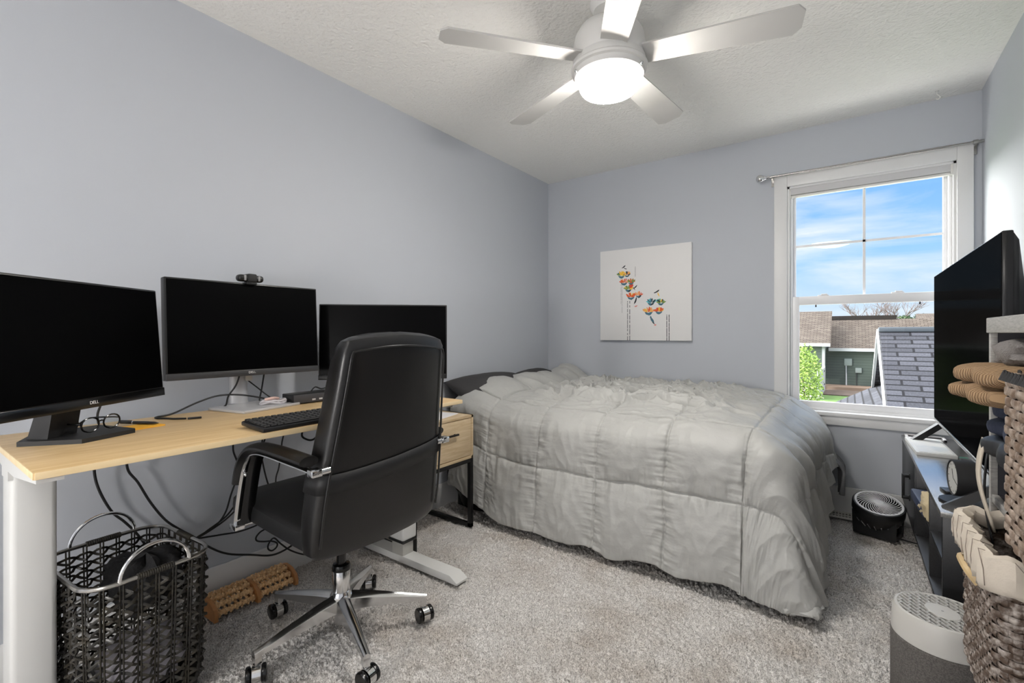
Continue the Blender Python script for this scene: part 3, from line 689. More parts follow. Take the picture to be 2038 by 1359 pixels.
# hub and gas lift
MB().lathe([(0.022, 0.045), (0.024, 0.09), (0.035, 0.092), (0.038, 0.10), (0.040, 0.15), (0.036, 0.158), (0.033, 0.165), (0.031, 0.165), (0.031, 0.245), (0.028, 0.25), (0.0, 0.25)], 28).build('gas_lift_sleeve', M['chrome'], t)
MB().lathe([(0.033, 0.242), (0.034, 0.25), (0.030, 0.262), (0.017, 0.265), (0.0165, 0.40)], 20).build('gas_lift_piston', M['blackgloss'], t)
for k in range(5):
    a = RAD(-164 + 72 * k)
    ca, sa = cos(a), sin(a)
    T = Matrix.Rotation(a, 4, 'Z')
    rings = []
    for x, z, w, h in ((0.03, 0.128, 0.026, 0.032), (0.10, 0.122, 0.022, 0.027), (0.2, 0.109, 0.017, 0.019), (0.285, 0.0955, 0.013, 0.013), (0.312, 0.0915, 0.0125, 0.0115)):
        rings.append([(x, -w, z - h * 0.9), (x, w, z - h * 0.9), (x, w * 0.92, z + h * 0.35), (x, w * 0.45, z + h * 0.8), (x, 0, z + h), (x, -w * 0.45, z + h * 0.8), (x, -w * 0.92, z + h * 0.35)])
    sp = MB().ring(rings, T=T)
    sp.box((0.289, -0.012, 0.058), (0.312, 0.012, 0.09), 0.002, 1, T)
    arm = sp.build('spoke', M['chrome'], t, smooth=30)
    # twin-wheel caster
    yaw = RAD((-20, 65, 25, -70, 15)[k])
    Tc = Matrix.Translation((0.302 * ca, 0.302 * sa, 0)) @ Matrix.Rotation(a + yaw, 4, 'Z')
    cs = MB(); cs.cyl((0, 0, 0.05), (0, 0, 0.066), 0.007)
    cs.lathe([(0.0, -0.0125), (0.0262, -0.0125), (0.0262, 0.0125), (0.0, 0.0125)], 24, Tc @ Matrix.Translation((0.008, 0, 0.028)) @ Matrix.Rotation(RAD(90), 4, 'X'))
    cs.v[-0:]
    cst = MB()
    cst.lathe([(0.0, -0.0125), (0.027, -0.0125), (0.027, 0.0125), (0.0, 0.0125)], 24, Tc @ Matrix.Translation((0.008, 0, 0.029)) @ Matrix.Rotation(RAD(90), 4, 'X'))
    cst.cyl(Tc @ Vector((0, 0, 0.05)), Tc @ Vector((0, 0, 0.066)), 0.007)
    caster = cst.build('caster', M['chrome'], t)
    for s in (-1, 1):
        MB().lathe([(0.0, -0.0085), (0.021, -0.0085), (0.0275, -0.005), (0.0285, 0.0), (0.0275, 0.006), (0.024, 0.0085), (0.0, 0.0085)], 24, Tc @ Matrix.Translation((0.008, s * 0.0225, 0.0285)) @ Matrix.Rotation(RAD(90), 4, 'X')).build('wheel', M['blackgloss'], caster)
# seat mechanism
b = MB(); b.box((-0.12, -0.09, 0.385), (0.12, 0.09, 0.425), 0.012, 2); b.build('seat_mechanism', M['blackmetal'], t)
# seat cushion (superellipse section swept front to back)
def supell(w, h, n=28, e=0.45):
    out = []
    for k in range(n):
        a = 2 * pi * k / n; c_, s_ = cos(a), sin(a)
        out.append((w * math.copysign(abs(c_) ** e, c_), h * math.copysign(abs(s_) ** e, s_)))
    return out
rings = []
for x, w, z0, z1 in ((-0.345, 0.19, 0.468, 0.502), (-0.335, 0.232, 0.455, 0.518), (-0.30, 0.248, 0.448, 0.532), (-0.2, 0.252, 0.442, 0.54), (-0.05, 0.252, 0.434, 0.528), (0.10, 0.252, 0.428, 0.52), (0.19, 0.25, 0.424, 0.52)):
    rings.append([(x, p, (z0 + z1) / 2 + q) for p, q in supell(w, (z1 - z0) / 2, 28, 0.4)])
MB().ring(rings).build('seat', M['leather_soft'], t)
# backrest
ZS = [0.425, 0.44, 0.48, 0.55, 0.65, 0.75, 0.85, 0.95, 1.03, 1.07, 1.092, 1.102]
XR = [0.225, 0.238, 0.247, 0.258, 0.272, 0.288, 0.304, 0.32, 0.332, 0.336, 0.328, 0.31]
WR = [0.235, 0.252, 0.258, 0.256, 0.250, 0.240, 0.229, 0.219, 0.212, 0.207, 0.198, 0.18]
TH = [0.06, 0.085, 0.10, 0.112, 0.115, 0.112, 0.108, 0.104, 0.098, 0.085, 0.055, 0.02]
rings = []
for z, xr, wr, th in zip(ZS, XR, WR, TH):
    r_ = []
    for p, q in supell(1.0, 1.0, 40, 0.38):
        crown = 0.014 * (1 - p * p)                       # the rear panel bulges slightly
        x = xr - th / 2 + q * th / 2 + (crown if q > 0 else -crown * 1.2)
        zz = z + (0.02 * (1 - p * p) if z > 1.0 else 0) - (0.012 * (1 - p * p) if z < 0.44 else 0)
        r_.append((x, p * wr, zz))
    rings.append(r_)
back = MB().ring(rings).build('backrest', M['leather'], t)
def backpt(z, s, off=0.0):
    xr = np.interp(z, ZS, XR); wr = np.interp(z, ZS, WR)
    return xr, wr
# piping round the rear panel
pip = []
for z in (0.47, 0.55, 0.65, 0.75, 0.85, 0.95, 1.02): pip.append((np.interp(z, ZS, XR) + 0.003, -np.interp(z, ZS, WR) + 0.017, z))
pip += [(0.336, -0.19, 1.052), (0.338, -0.175, 1.062), (0.345, -0.09, 1.072), (0.348, 0, 1.076), (0.345, 0.09, 1.072), (0.338, 0.175, 1.062), (0.336, 0.19, 1.052)]
for z in (1.02, 0.95, 0.85, 0.75, 0.65, 0.55, 0.47): pip.append((np.interp(z, ZS, XR) + 0.003, np.interp(z, ZS, WR) - 0.017, z))
MB().tube(spline(pip, 6), 0.0038, 8).build('piping', M['leather'], back)
# elastic strap round the backrest
rings_o = []; rings_i = []
for zoff0, zoff1 in ((0.655, 0.715),):
    G = []
    for z0_ in (0, 1):
        row = []
        for k in range(49):
            a = 2 * pi * k / 48
            c_, s_ = cos(a), sin(a)
            p = math.copysign(abs(c_) ** 0.38, c_); q = math.copysign(abs(s_) ** 0.38, s_)
            z = (zoff0 if z0_ == 0 else zoff1) + 0.045 * (p * 0.5) + 0.01 * (1 - p * p) * (-1)
            xr = np.interp(z, ZS, XR); wr = np.interp(z, ZS, WR) + 0.003; th = np.interp(z, ZS, TH) + 0.006
            crown = 0.014 * (1 - p * p)
            row.append((xr + 0.003 - th / 2 + q * th / 2 + (crown if q > 0 else -crown * 1.2), p * wr, z))
        G.append(row)
    st = MB(); st.grid(G)
    ob = st.build('elastic_strap', mat('strap_band', (19, 19, 20), 0.55), t)
    md = ob.modifiers.new('thick', 'SOLIDIFY'); md.thickness = 0.003; md.offset = 1
    MB().tube([(x + (0.0025 if x > 0.2 else -0.001), y, z + 0.030 + 0.004 * sin(y * 9)) for x, y, z in G[0][2:23]], 0.0018, 6).build('strap_seam', M['leather'], ob)
# armrests
AY = 0.280
for s in (-1, 0.88):
    path = [(-0.190, s * AY, 0.455), (-0.172, s * AY, 0.53), (-0.152, s * AY, 0.60), (-0.128, s * AY, 0.660), (-0.092, s * AY, 0.703), (-0.04, s * AY, 0.722), (0.03, s * AY, 0.725), (0.12, s * AY, 0.722), (0.2, s * AY, 0.719), (0.30, s * AY, 0.714)]
    arm = MB().tube(spline(path, 6), 1.0, 10, flat=(0.006, 0.0145)).build('armrest_frame', M['chrome'], t)
    b = MB(); b.cyl((0.285, s * (AY + 0.012), 0.714), (0.285, s * 0.235, 0.714), 0.011); b.box((0.27, s * AY - 0.017, 0.704), (0.30, s * AY + 0.017, 0.726), 0.004)
    b.build('back_bracket', M['chrome'], arm)
    b = MB(); b.box((-0.215, s * AY - 0.017, 0.438), (-0.170, s * AY + 0.017, 0.458), 0.003); b.cyl((-0.19, s * (AY + 0.008), 0.448), (-0.19, s * 0.2, 0.448), 0.009); b.build('seat_bracket', M['chrome'], arm)
    b = MB()
    pp = [(-0.163, s * AY, 0.605), (-0.15, s * AY, 0.65), (-0.126, s * AY, 0.693), (-0.085, s * AY, 0.728), (-0.03, s * AY, 0.744), (0.05, s * AY, 0.748), (0.15, s * AY, 0.746), (0.255, s * AY, 0.742)]
    b.tube(spline(pp, 6), 1.0, 14, flat=(0.016, 0.030)).build('armrest_pad', M['leather'], arm)
    b = MB(); b.tube(spline([(-0.165, s * 0.262, 0.46), (-0.137, s * 0.262, 0.56), (-0.106, s * 0.262, 0.66), (-0.075, s * 0.264, 0.71)], 6), 1.0, 8, flat=(0.007, 0.022)).build('inner_brace', M['blackgloss'], arm)
    MB().ball((-0.122, s * (AY + 0.004), 0.64), 0.008, 10, 6).build('screw', M['chrome'], arm)

# ================================================================== BLACK BASKET
def rrect(w, d, r, n=8, wob=0.0):
    """rounded rectangle points as (x,y) plus arc length"""
    P = []
    for cxs, cys, a0 in ((1, 1, 0), (-1, 1, 90), (-1, -1, 180), (1, -1, 270)):
        for k in range(n + 1):
            a = RAD(a0 + 90 * k / n); P.append((cxs * (w / 2 - r) + r * cos(a), cys * (d / 2 - r) + r * sin(a)))
    return P
def rr_sampler(w, d, r):
    P = rrect(w, d, r, 10); P = P + [P[0]]
    L = [0]
    for i in range(1, len(P)): L.append(L[-1] + math.dist(P[i], P[i - 1]))
    def f(s):
        s = (s % 1.0) * L[-1]
        i = int(np.searchsorted(L, s, 'right')) - 1; i = min(i, len(P) - 2)
        u = (s - L[i]) / max(L[i + 1] - L[i], 1e-9)
        x = P[i][0] + (P[i + 1][0] - P[i][0]) * u; y = P[i][1] + (P[i + 1][1] - P[i][1]) * u
        tx, ty = P[i + 1][0] - P[i][0], P[i + 1][1] - P[i][1]; l = math.hypot(tx, ty) or 1
        return x, y, ty / l, -tx / l
    return f, L[-1]
BZ1 = 0.436
t = thing('wicker_basket', 'black open-weave rolling basket with chrome hoop handles beside the desk leg', 'basket', (0.362, -3.076, 0), RAD(4))
bw, bd = 0.385, 0.315
f1, per = rr_sampler(bw, bd, 0.07)
MB().tube([(*f1(k / 60)[:2], BZ1) for k in range(60)], 0.0065, 10, closed=True).build('rim', M['satin'], t)
b = MB(); NS = 30; f0, _ = rr_sampler(bw - 0.004, bd - 0.004, 0.065)
def bpt(s, z, off=0.0):
    k = 0.93 + 0.07 * (z / BZ1)
    x, y, nx, ny = f0(s)
    return (x * k + nx * off, y * k + ny * off, z)
for i in range(NS):
    s = i / NS
    for ds in (-0.0032, 0.0032): b.tube([bpt(s + ds, z) for z in (0.045, 0.2, 0.35, BZ1)], 0.0024, 5)
b.build('stakes', M['wicker_black'], t)
b = MB(); ROWS = 13
for r in range(ROWS):
    z = 0.055 + r * (BZ1 - 0.09) / (ROWS - 1)
    for ph in (0, 1):
        pts = []
        for i in range(NS * 4):
            s = i / (NS * 4); kk = 2 * pi * s * NS / 2
            pts.append(bpt(s, z + 0.0105 * cos(kk + pi * ph + pi * (r % 2)), 0.007 * cos(2 * kk + pi * ph) * (1 if ph else -1) + random.uniform(-0.003, 0.005)))
        b.tube(pts, 1.0, 5, closed=True, flat=(0.0043, 0.0016))
b.build('weave', M['wicker_black'], t)
b = MB().prism([bpt(k / 40, 0)[:2] for k in range(40)], 0.04, 0.05).build('bottom', M['wicker_black'], t)
for (x0, y0, x1, y1) in ((bw / 2, -0.045, bw / 2, 0.045), (-bw / 2, -0.045, -bw / 2, 0.045), (-0.045, bd / 2, 0.045, bd / 2)):
    n = 16; pts = []
    MB().tube([(x0 + (x1 - x0) * k / 32, y0 + (y1 - y0) * k / 32, BZ1) for k in range(33)], [0.0098 if k % 2 else 0.0088 for k in range(33)], 10).build('rim_wrap', M['wicker_black'], t)
for sx in (1, -1):
    MB().tube([(sx * (bw / 2 + 0.001), 0.085 * cos(a), BZ1 + 0.082 * sin(a)) for a in np.linspace(0, pi, 22)], 0.0052, 10).build('handle', M['chrome'], t)
for sx in (1, -1):
    for sy in (1, -1):
        MB().cyl((sx * 0.13 - 0.012, sy * 0.105, 0.024), (sx * 0.13 + 0.018, sy * 0.105, 0.024), 0.024, n=20).build('caster', M['blackgloss'], t)
# folded dark cloth in the basket
def lump(name, w, d, h, m, T, parent=None, seed=0, amp=0.3, n=36, e=0.6):
    rings = []
    for i in range(15):
        v = -pi / 2 + pi * i / 14
        cz = math.copysign(abs(sin(v)) ** e, sin(v)); cr = max(abs(cos(v)) ** e, 1e-3)
        ring = []
        for k in range(n):
            a = 2 * pi * k / n
            c_, s_ = math.copysign(abs(cos(a)) ** e, cos(a)), math.copysign(abs(sin(a)) ** e, sin(a))
            nn = 1 + amp * float(fbm(np.array(c_ * 1.6 + cz * 1.1 + seed), np.array(s_ * 1.6 - cz * 1.3), 3, seed))
            ring.append((w / 2 * cr * c_ * nn, d / 2 * cr * s_ * nn, h / 2 * cz * nn))
        rings.append(ring)
    return MB().ring(rings, T=T).build(name, m, parent, smooth=60)
o = lump('folded_cloth', 0.20, 0.17, 0.13, M['darkcloth'], Matrix.Identity(4), None, 3, 0.45); o.location = (0.36, -3.03, 0.345); setp(o, 'black folded cloth inside the open-weave basket', 'cloth')
o = lump('folded_towel', 0.25, 0.19, 0.10, mat('light_towel', (176, 172, 180), 0.95), Matrix.Identity(4), None, 5, 0.35); o.location = (0.37, -3.05, 0.112); setp(o, 'pale bundled towel at the bottom of the open-weave basket', 'towel')

# ================================================================== FOOT MASSAGER
t = thing('foot_massager', 'wooden double foot massager with studded rollers on the carpet', 'foot massager', (0.105, -2.595, 0.0), RAD(2))
LY = 0.33; Wd = 0.125
T = Matrix(((1, 0, 0, 0), (0, 0, 1, 0), (0, 1, 0, 0), (0, 0, 0, 1)))
prof = [(-0.068, 0.0), (0.078, 0.0), (0.08, 0.022), (0.07, 0.046), (0.035, 0.066), (-0.01, 0.072), (-0.045, 0.062), (-0.068, 0.035)]
for y in (-LY / 2, 0.0, LY / 2):
    MB().prism(prof, y - 0.007, y + 0.007, T).build('side_panel', M['massager_end'], t)
spots = [(0.058, 0.022), (0.040, 0.046), (0.010, 0.060), (-0.020, 0.062), (-0.046, 0.048)]
for half in (-1, 1):
    ya, yb = (-LY / 2 + 0.008, -0.008) if half < 0 else (0.008, LY / 2 - 0.008)
    for q, (x, z) in enumerate(spots):
        b = MB(); n = 7; pts = []; rad = []
        for k in range(n * 4 + 1):
            y = ya + (yb - ya) * k / (n * 4); pts.append((x, y, z)); rad.append((0.0085, 0.0115, 0.0085, 0.0115)[k % 4])
        b.tube(pts, rad, 10)
        for k in range(n):
            y = ya + (yb - ya) * (k + 0.5) / n
            for m_ in range(5):
                a = 2 * pi * m_ / 5 + k * 0.6 + q
                b.ball((x + 0.013 * cos(a), y, z + 0.013 * sin(a)), 0.0048, 6, 4)
        b.build('roller', M['massager'], t)

# ================================================================== NIGHTSTAND
t = thing('nightstand', 'oak nightstand with one drawer on a black frame, between desk and bed', 'nightstand', (0.0, 0.0, 0.0))
NX0, NX1, NY0, NY1, NZ0, NZ1 = 0.03, 0.40, -1.945, -1.487, 0.398, 0.648
b = MB(); b.box((NX0, NY0, NZ1 - 0.016), (NX1, NY1, NZ1), 0.001); b.box((NX0, NY0, NZ0), (NX1, NY1, NZ0 + 0.016), 0.001)
b.box((NX0, NY0, NZ0), (NX1, NY0 + 0.016, NZ1), 0.001); b.box((NX0, NY1 - 0.016, NZ0), (NX1, NY1, NZ1), 0.001); b.box((NX0, NY0, NZ0), (NX0 + 0.01, NY1, NZ1))
b.build('body', M['oak'], t)
dr = MB().box((NX1 - 0.02, NY0 + 0.019, NZ0 + 0.02), (NX1 - 0.001, NY1 - 0.019, NZ1 - 0.019), 0.001).build('drawer', M['oak'], t)
hd = MB(); hd.box((NX1 + 0.014, -1.83, 0.553), (NX1 + 0.024, -1.632, 0.563), 0.001); hd.box((NX1 - 0.001, -1.825, 0.555), (NX1 + 0.02, -1.815, 0.561)); hd.box((NX1 - 0.001, -1.65, 0.555), (NX1 + 0.02, -1.64, 0.561)); hd.build('handle', M['blackmetal'], dr)
for y in (NY0 + 0.012, NY1 - 0.012):
    b = MB(); 
    for x in (NX0 + 0.012, NX1 - 0.012): b.box((x - 0.012, y - 0.012, 0.0), (x + 0.012, y + 0.012, NZ0), 0.001)
    b.box((NX0, y - 0.012, 0.0), (NX1, y + 0.012, 0.022), 0.001); b.build('leg_frame', M['blackmetal'], t)
b = MB(); b.box((NX1 - 0.024, NY0 + 0.02, NZ0 - 0.022), (NX1, NY1 - 0.02, NZ0), 0.001); b.build('front_rail', M['blackmetal'], t)
o = MB().box((-0.11, -0.15, 0), (0.11, 0.15, 0.004), 0.0008, 1).build('paper_sheets', M['paper']); o.location = (0.25, -1.70, NZ1); o.rotation_euler = (0, 0, RAD(14)); setp(o, 'white paper sheets lying on the oak nightstand', 'papers')

# ================================================================== BED
t = thing('bed', 'low black bed with grey mattress in the corner by the window', 'bed', (0, 0, 0))
b = MB(); b.box((0.04, -1.33, 0.16), (2.0, -0.03, 0.29), 0.006); b.build('frame', M['bedblack'], t)
for x in (0.12, 1.88):
    for y in (-1.25, -0.12): MB().box((x - 0.03, y - 0.03, 0), (x + 0.03, y + 0.03, 0.17), 0.004).build('leg', M['bedblack'], t)
MB().box((0.045, -1.27, 0.285), (1.93, -0.03, 0.615), 0.05, 4).build('mattress', M['mattress'], t)
# bed skirt hanging at the foot
G = []
for i in range(9):
    z = 0.32 - i * 0.027; G.append([(1.965 + 0.012 * sin(k * 0.55) * (i / 8) + 0.006 * i, -0.06 - k * 0.0265, z) for k in range(46)])
bs = MB().grid(G).build('bed_skirt', M['mattress'], t); md = bs.modifiers.new('thick', 'SOLIDIFY'); md.thickness = 0.004
# grey blanket corner poking out at the foot by the wall
o = MB()
G = []
for i in range(14):
    u = i / 13
    G.append([(2.02 + 0.115 * sin(min(u, .5) * pi) + 0.012 * sin(k * 0.9 + 3 * u), -0.045 - 0.012 * k - 0.09 * u, 0.42 - 0.22 * u + 0.006 * sin(k * 1.3)) for k in range(16)])
o = o.grid(G).build('grey_blanket', M['mattress']); md = o.modifiers.new('thick', 'SOLIDIFY'); md.thickness = 0.012; setp(o, 'grey blanket corner hanging out below the comforter at the foot', 'blanket')

def pillow(loc, w, d, h, rot, label, seed):
    n = 30
    X, Y = np.meshgrid(np.linspace(-1, 1, n), np.linspace(-1, 1, n))
    e = np.clip((1 - np.abs(X) ** 2.6) * (1 - np.abs(Y) ** 2.6), 0, 1) ** 0.5
    wob = 1 + 0.10 * fbm(X * 1.5 + seed, Y * 1.5, 3, seed)
    b = MB()
    pinch = 1 - 0.06 * (1 - X ** 2) * 0 
    top = [[(X[i, j] * w / 2 * (1 - 0.05 * (1 - Y[i, j] ** 2) * 0), Y[i, j] * d / 2, e[i, j] * h * 0.6 * wob[i, j]) for j in range(n)] for i in range(n)]
    bot = [[(X[i, j] * w / 2, Y[i, j] * d / 2, -e[i, j] * h * 0.4) for j in range(n)] for i in range(n)]
    b.grid(top); b.grid(bot)
    o = b.build('pillow', M['pillow'], None, smooth=180)
    bm = bmesh.new(); bm.from_mesh(o.data); bmesh.ops.remove_doubles(bm, verts=bm.verts[:], dist=0.0005); bmesh.ops.recalc_face_normals(bm, faces=bm.faces[:]); bm.to_mesh(o.data); bm.free()
    o.location = loc; o.rotation_euler = rot
    setp(o, label, 'pillow'); return o
pillow((0.225, -0.97, 0.705), 0.44, 0.74, 0.17, (0, RAD(24), RAD(-3)), 'charcoal pillow at the head of the bed nearest the nightstand', 1)
pillow((0.225, -0.385, 0.70), 0.44, 0.36 * 1.2, 0.17, (0, RAD(24), RAD(0)), 'charcoal pillow at the head of the bed nearest the corner', 4)

# comforter -----------------------------------------------------------------------
def comforter():
    na, nb = 640, 540
    A0, B0 = 1.80, 1.215
    RF, RN, PH = 0.22, 0.135, RAD(83)
    TA, TB = np.meshgrid(np.linspace(0, 1, na), np.linspace(0, 1, nb), indexing='ij')
    LB = 0.735
    b = TB * (B0 + LB)
    La = 0.46 + 0.33 * sstep(0.25, 1.15, b)                     # the drop at the foot grows towards the near corner
    astart = 0.20 + 0.02 * fbm(b * 3, b * 0, 2, 2) - 0.09 * sstep(1.05, 1.5, b)
    aend = A0 + La
    a = astart + TA * (aend - astart)
    hump = np.exp(-((a - 0.24) / 0.20) ** 2)
    hy = 0.115 + 0.045 * np.exp(-((b - 0.12) / 0.14) ** 2) - 0.025 * np.exp(-((b - 0.30) / 0.10) ** 2)
    ztop = 0.690 + hump * hy * (1 - 0.45 * sstep(0.95, 1.3, b)) + 0.010 * np.exp(-((a - 1.6) / 0.3) ** 2)
    ztop += 0.020 * np.exp(-((b - 0.06) / 0.07) ** 2) * sstep(0.55, 0.8, a)
    da = np.maximum(a - A0, 0); db = np.maximum(b - B0, 0)
    u = da / La; v = db / LB; p = 7.0
    rho = np.minimum((u ** p + v ** p + 1e-20) ** (1 / p), 1.0)
    th = np.arctan2(v ** 1.2, u ** 1.2 + 1e-9); th = np.where((u <= 0) & (v <= 0), 0, th)
    c2, s2 = np.cos(th) ** 2, np.sin(th) ** 2
    R = RF * c2 + RN * s2; r = rho * (La * c2 + LB * s2)
    rm = R * PH
    hh = np.where(r < rm, R * np.sin(np.minimum(r, rm) / R), R * sin(PH) + (r - rm) * cos(PH))
    vv = np.where(r < rm, R * (1 - np.cos(np.minimum(r, rm) / R)), R * (1 - cos(PH)) + (r - rm) * sin(PH))
    corner = np.sin(2 * th) ** 2 * np.minimum(u, v) / (np.maximum(u, v) + 1e-6) ** 0.5
    corner = np.clip(corner, 0, 1)
    hh = hh * (1 + 0.22 * np.sin(2 * th) ** 2 * rho)
    hh = hh + 0.05 * sstep(0.1, 0.4, da) * (1 - sstep(0.2, 0.9, b))
    X = np.minimum(a, A0) + hh * np.cos(th); Y = -(0.024 + np.minimum(b, B0) + hh * np.sin(th)); Z = ztop - vv
    side = sstep(0.05, 0.2, db)
    Z = Z + side * sstep(B0 + 0.4, B0 + LB, b) * (0.075 * (1 - sstep(0.12, 0.5, a)) + 0.012 * np.sin(a * 19) + 0.012 * fbm(a * 8, b * 0, 2, 6)) * (1 - sstep(1.7, 1.95, a))
    Y = Y + side * 0.05 * (1 - sstep(0.1, 0.5, a)) * sstep(0.1, 0.4, db)
    Z = np.maximum(Z, 0.022)
    # stitched grid
    wa = 0.012 * fbm(b * 5, a * 0 + 3, 2, 21); wb = 0.012 * fbm(a * 5, b * 0 + 5, 2, 22)
    qa = (a + wa - 0.43) / 0.35; qb = (b + wb - 1.235) / 0.36
    dsa = np.abs(qa - np.round(qa)) * 0.35; dsb = np.abs(qb - np.round(qb)) * 0.36
    cf = sstep(0.08, 0.25, da) * sstep(0.08, 0.3, db); dsa = dsa + 0.16 * cf
    ds = np.minimum(dsa, dsb)
    topm = 1 - sstep(0.0, 0.14, r); footm = sstep(0.03, 0.3, da) * (1 - 0.6 * sstep(0.2, 0.6, db)); sidem = sstep(0.04, 0.2, db) * (1 - footm)
    pa = np.clip(dsa / 0.175, 0, 1); pb = np.clip(dsb / 0.18, 0, 1)
    D = 0.036 * (np.sin(pa * pi / 2) * np.sin(pb * pi / 2)) ** 0.6 * (0.75 * topm + 0.85 * sidem + 0.6 * footm)
    D -= 0.009 * np.exp(-(ds / 0.005) ** 2) * (1 - 0.35 * footm) * (1 - 0.5 * sstep(1.70, 1.78, a))
    D -= 0.012 * np.exp(-(dsb / 0.007) ** 2) * topm
    # gathers running into the stitching
    ga = np.exp(-dsa / 0.045); gb = np.exp(-dsb / 0.045)
    D += 0.008 * ga * fbm(a * 7 + 3 * dsa, b * 46, 2, 31) * (0.35 + 0.65 * sidem)
    D += 0.008 * gb * fbm(a * 46, b * 7, 2, 33) * (0.35 + 0.65 * sidem)
    # crumples on the top
    wx = 0.5 * fbm(a * 4, b * 4, 2, 41); wy = 0.5 * fbm(a * 4 + 9, b * 4, 2, 43)
    r1 = 1 - np.abs(pnoise(a * 4.8 + wx, b * 12 + wy, 42)) * 2.6
    r2 = 1 - np.abs(pnoise(a * 9 + 2 * wx, b * 22 + 2 * wy, 45)) * 2.4
    r3 = 1 - np.abs(pnoise(a * 25 + 3 * wx, b * 38 + 3 * wy, 46)) * 2.4
    mid = sstep(0.40, 0.62, a) * (1 - 0.7 * sstep(1.45, 1.75, a)) * sstep(0.02, 0.14, b) * (1 - 0.8 * sstep(0.95, 1.13, b))
    D += topm * mid * (0.058 * np.clip(r1, -0.3, 1) + 0.034 * np.clip(r2, -0.3, 1) + 0.008 * np.clip(r3, -0.3, 1))
    D += topm * (1 - mid) * 0.012 * fbm(a * 7, b * 6, 3, 51) * sstep(0.0, 0.12, b)
    # pull folds where the comforter climbs onto the pillows
    cr = np.exp(-((a - 0.52 + 0.25 * (b - 0.2)) / 0.10) ** 2) * topm
    D += cr * 0.016 * np.sin(a * 26 + b * 30 + 2 * fbm(a * 4, b * 4, 2, 55)) * sstep(0.05, 0.15, b) * (1 - sstep(0.7, 1.0, b))
    # near side: soft hang, puddled gathers
    D += sidem * (0.010 * fbm(a * 11, b * 2.4, 2, 61) + 0.008 * fbm(a * 6, b * 6, 3, 62) + 0.005 * (1 - np.abs(pnoise(a * 16 + wx, b * 9 + wy, 63)) * 2))
    # foot: long folds fanning from the top edge to the hem
    ph = b * 30 + da * 9 * (0.4 + b) + 2.4 * fbm(a * 2.2, b * 2.4, 2, 71)
    fold = 1 - np.abs(np.sin(ph * 0.5)) * 1.7
    D += footm * sstep(0.03, 0.3, da) * (0.018 * fold + 0.010 * fbm(a * 3, b * 12, 3, 72)) * (1 - 0.55 * sstep(1.0, 1.3, b))
    D += np.sin(2 * th) ** 2 * rho * 0.016 * np.sin(th * 8 + 3 * rho) * sstep(0.15, 0.6, rho)
    # the fabric lies flat against the wall edge
    D *= 0.25 + 0.75 * sstep(0.0, 0.07, b)
    P = np.stack([X, Y, Z], -1)
    Ta = np.gradient(P, axis=0); Tb = np.gradient(P, axis=1)
    N = np.cross(Tb, Ta); N /= (np.linalg.norm(N, axis=-1, keepdims=True) + 1e-9)
    if N[na // 3, nb // 3, 2] < 0: N = -N
    for _ in range(22):
        N[1:-1, 1:-1] = (N[1:-1, 1:-1] * 2 + N[:-2, 1:-1] + N[2:, 1:-1] + N[1:-1, :-2] + N[1:-1, 2:]) / 6
    N /= (np.linalg.norm(N, axis=-1, keepdims=True) + 1e-9)
    P = P + N * D[..., None]
    P[..., 2] = np.maximum(P[..., 2], 0.010)
    P[..., 1] = np.minimum(P[..., 1], -0.018)
    o = npgrid('comforter', P[..., 0], P[..., 1], P[..., 2], M['comforter'])
    md = o.modifiers.new('thick', 'SOLIDIFY'); md.thickness = 0.014; md.offset = -1
    setp(o, 'light grey box-stitched comforter spread rumpled over the bed', 'comforter')
    return o
comforter()
# tray under the bed
t = thing('storage_tray', 'black plastic tub under the bed behind the nightstand leg', 'tub', (0.24, -1.22, 0))
b = MB()
pr_ = [(0.13, 0.004), (0.15, 0.03), (0.165, 0.09), (0.175, 0.098), (0.17, 0.104), (0.16, 0.096), (0.14, 0.03), (0.12, 0.012)]
b.lathe(pr_, 36, None, False, 1.15, 0.62); b.build('shell', M['blackgloss'], t)
MB().lathe([(0.001, 0.006), (0.135, 0.008)], 36, None, False, 1.15, 0.62).build('bottom', M['blackgloss'], t)

# ================================================================== FLOOR FAN
t = thing('floor_fan', 'small black round air circulator fan on the carpet by the window wall', 'fan', (2.295, -0.255, 0), RAD(-18))
b = MB()
prof = [(-0.095, 0.004), (0.095, 0.004), (0.098, 0.05), (0.10, 0.13), (0.085, 0.135)] + [(0.085 * cos(a), 0.135 - 0.085 * sin(a) * 0.9) for a in np.linspace(0.25, pi - 0.25, 12)] + [(-0.085, 0.135), (-0.10, 0.13), (-0.098, 0.05)]
T = Matrix(((1, 0, 0, 0), (0, 0, 1, 0), (0, 1, 0, 0), (0, 0, 0, 1)))
b.prism(prof, -0.072, -0.056, T); b.prism(prof, 0.05, 0.066, T); b.box((-0.095, -0.07, 0.004), (0.095, 0.066, 0.03), 0.006)
b.build('stand', M['blackplastic'], t)
hd = Matrix.Translation((0, -0.005, 0.125)) @ Matrix.Rotation(RAD(15), 4, 'X') @ Matrix.Rotation(RAD(9), 4, 'Y')
MB().lathe([(0.06, -0.065), (0.085, -0.06), (0.105, -0.03), (0.114, 0.0), (0.119, 0.012), (0.119, 0.052), (0.115, 0.058), (0.108, 0.058), (0.106, 0.04), (0.1, 0.0)], 48, hd, False).build('housing', M['blackplastic'], t)
b = MB(); b.lathe([(0.109, 0.052), (0.109, 0.061), (0.099, 0.061), (0.099, 0.052)], 48, hd, False)
for k in range(30):
    a0 = 2 * pi * k / 30
    pts = [hd @ Vector((r_ * cos(a0 + (r_ - 0.02) * 14), r_ * sin(a0 + (r_ - 0.02) * 14), 0.057 + 0.006 * (1 - r_ / 0.1))) for r_ in np.linspace(0.022, 0.101, 10)]
    b.tube(pts, 0.0021, 5)
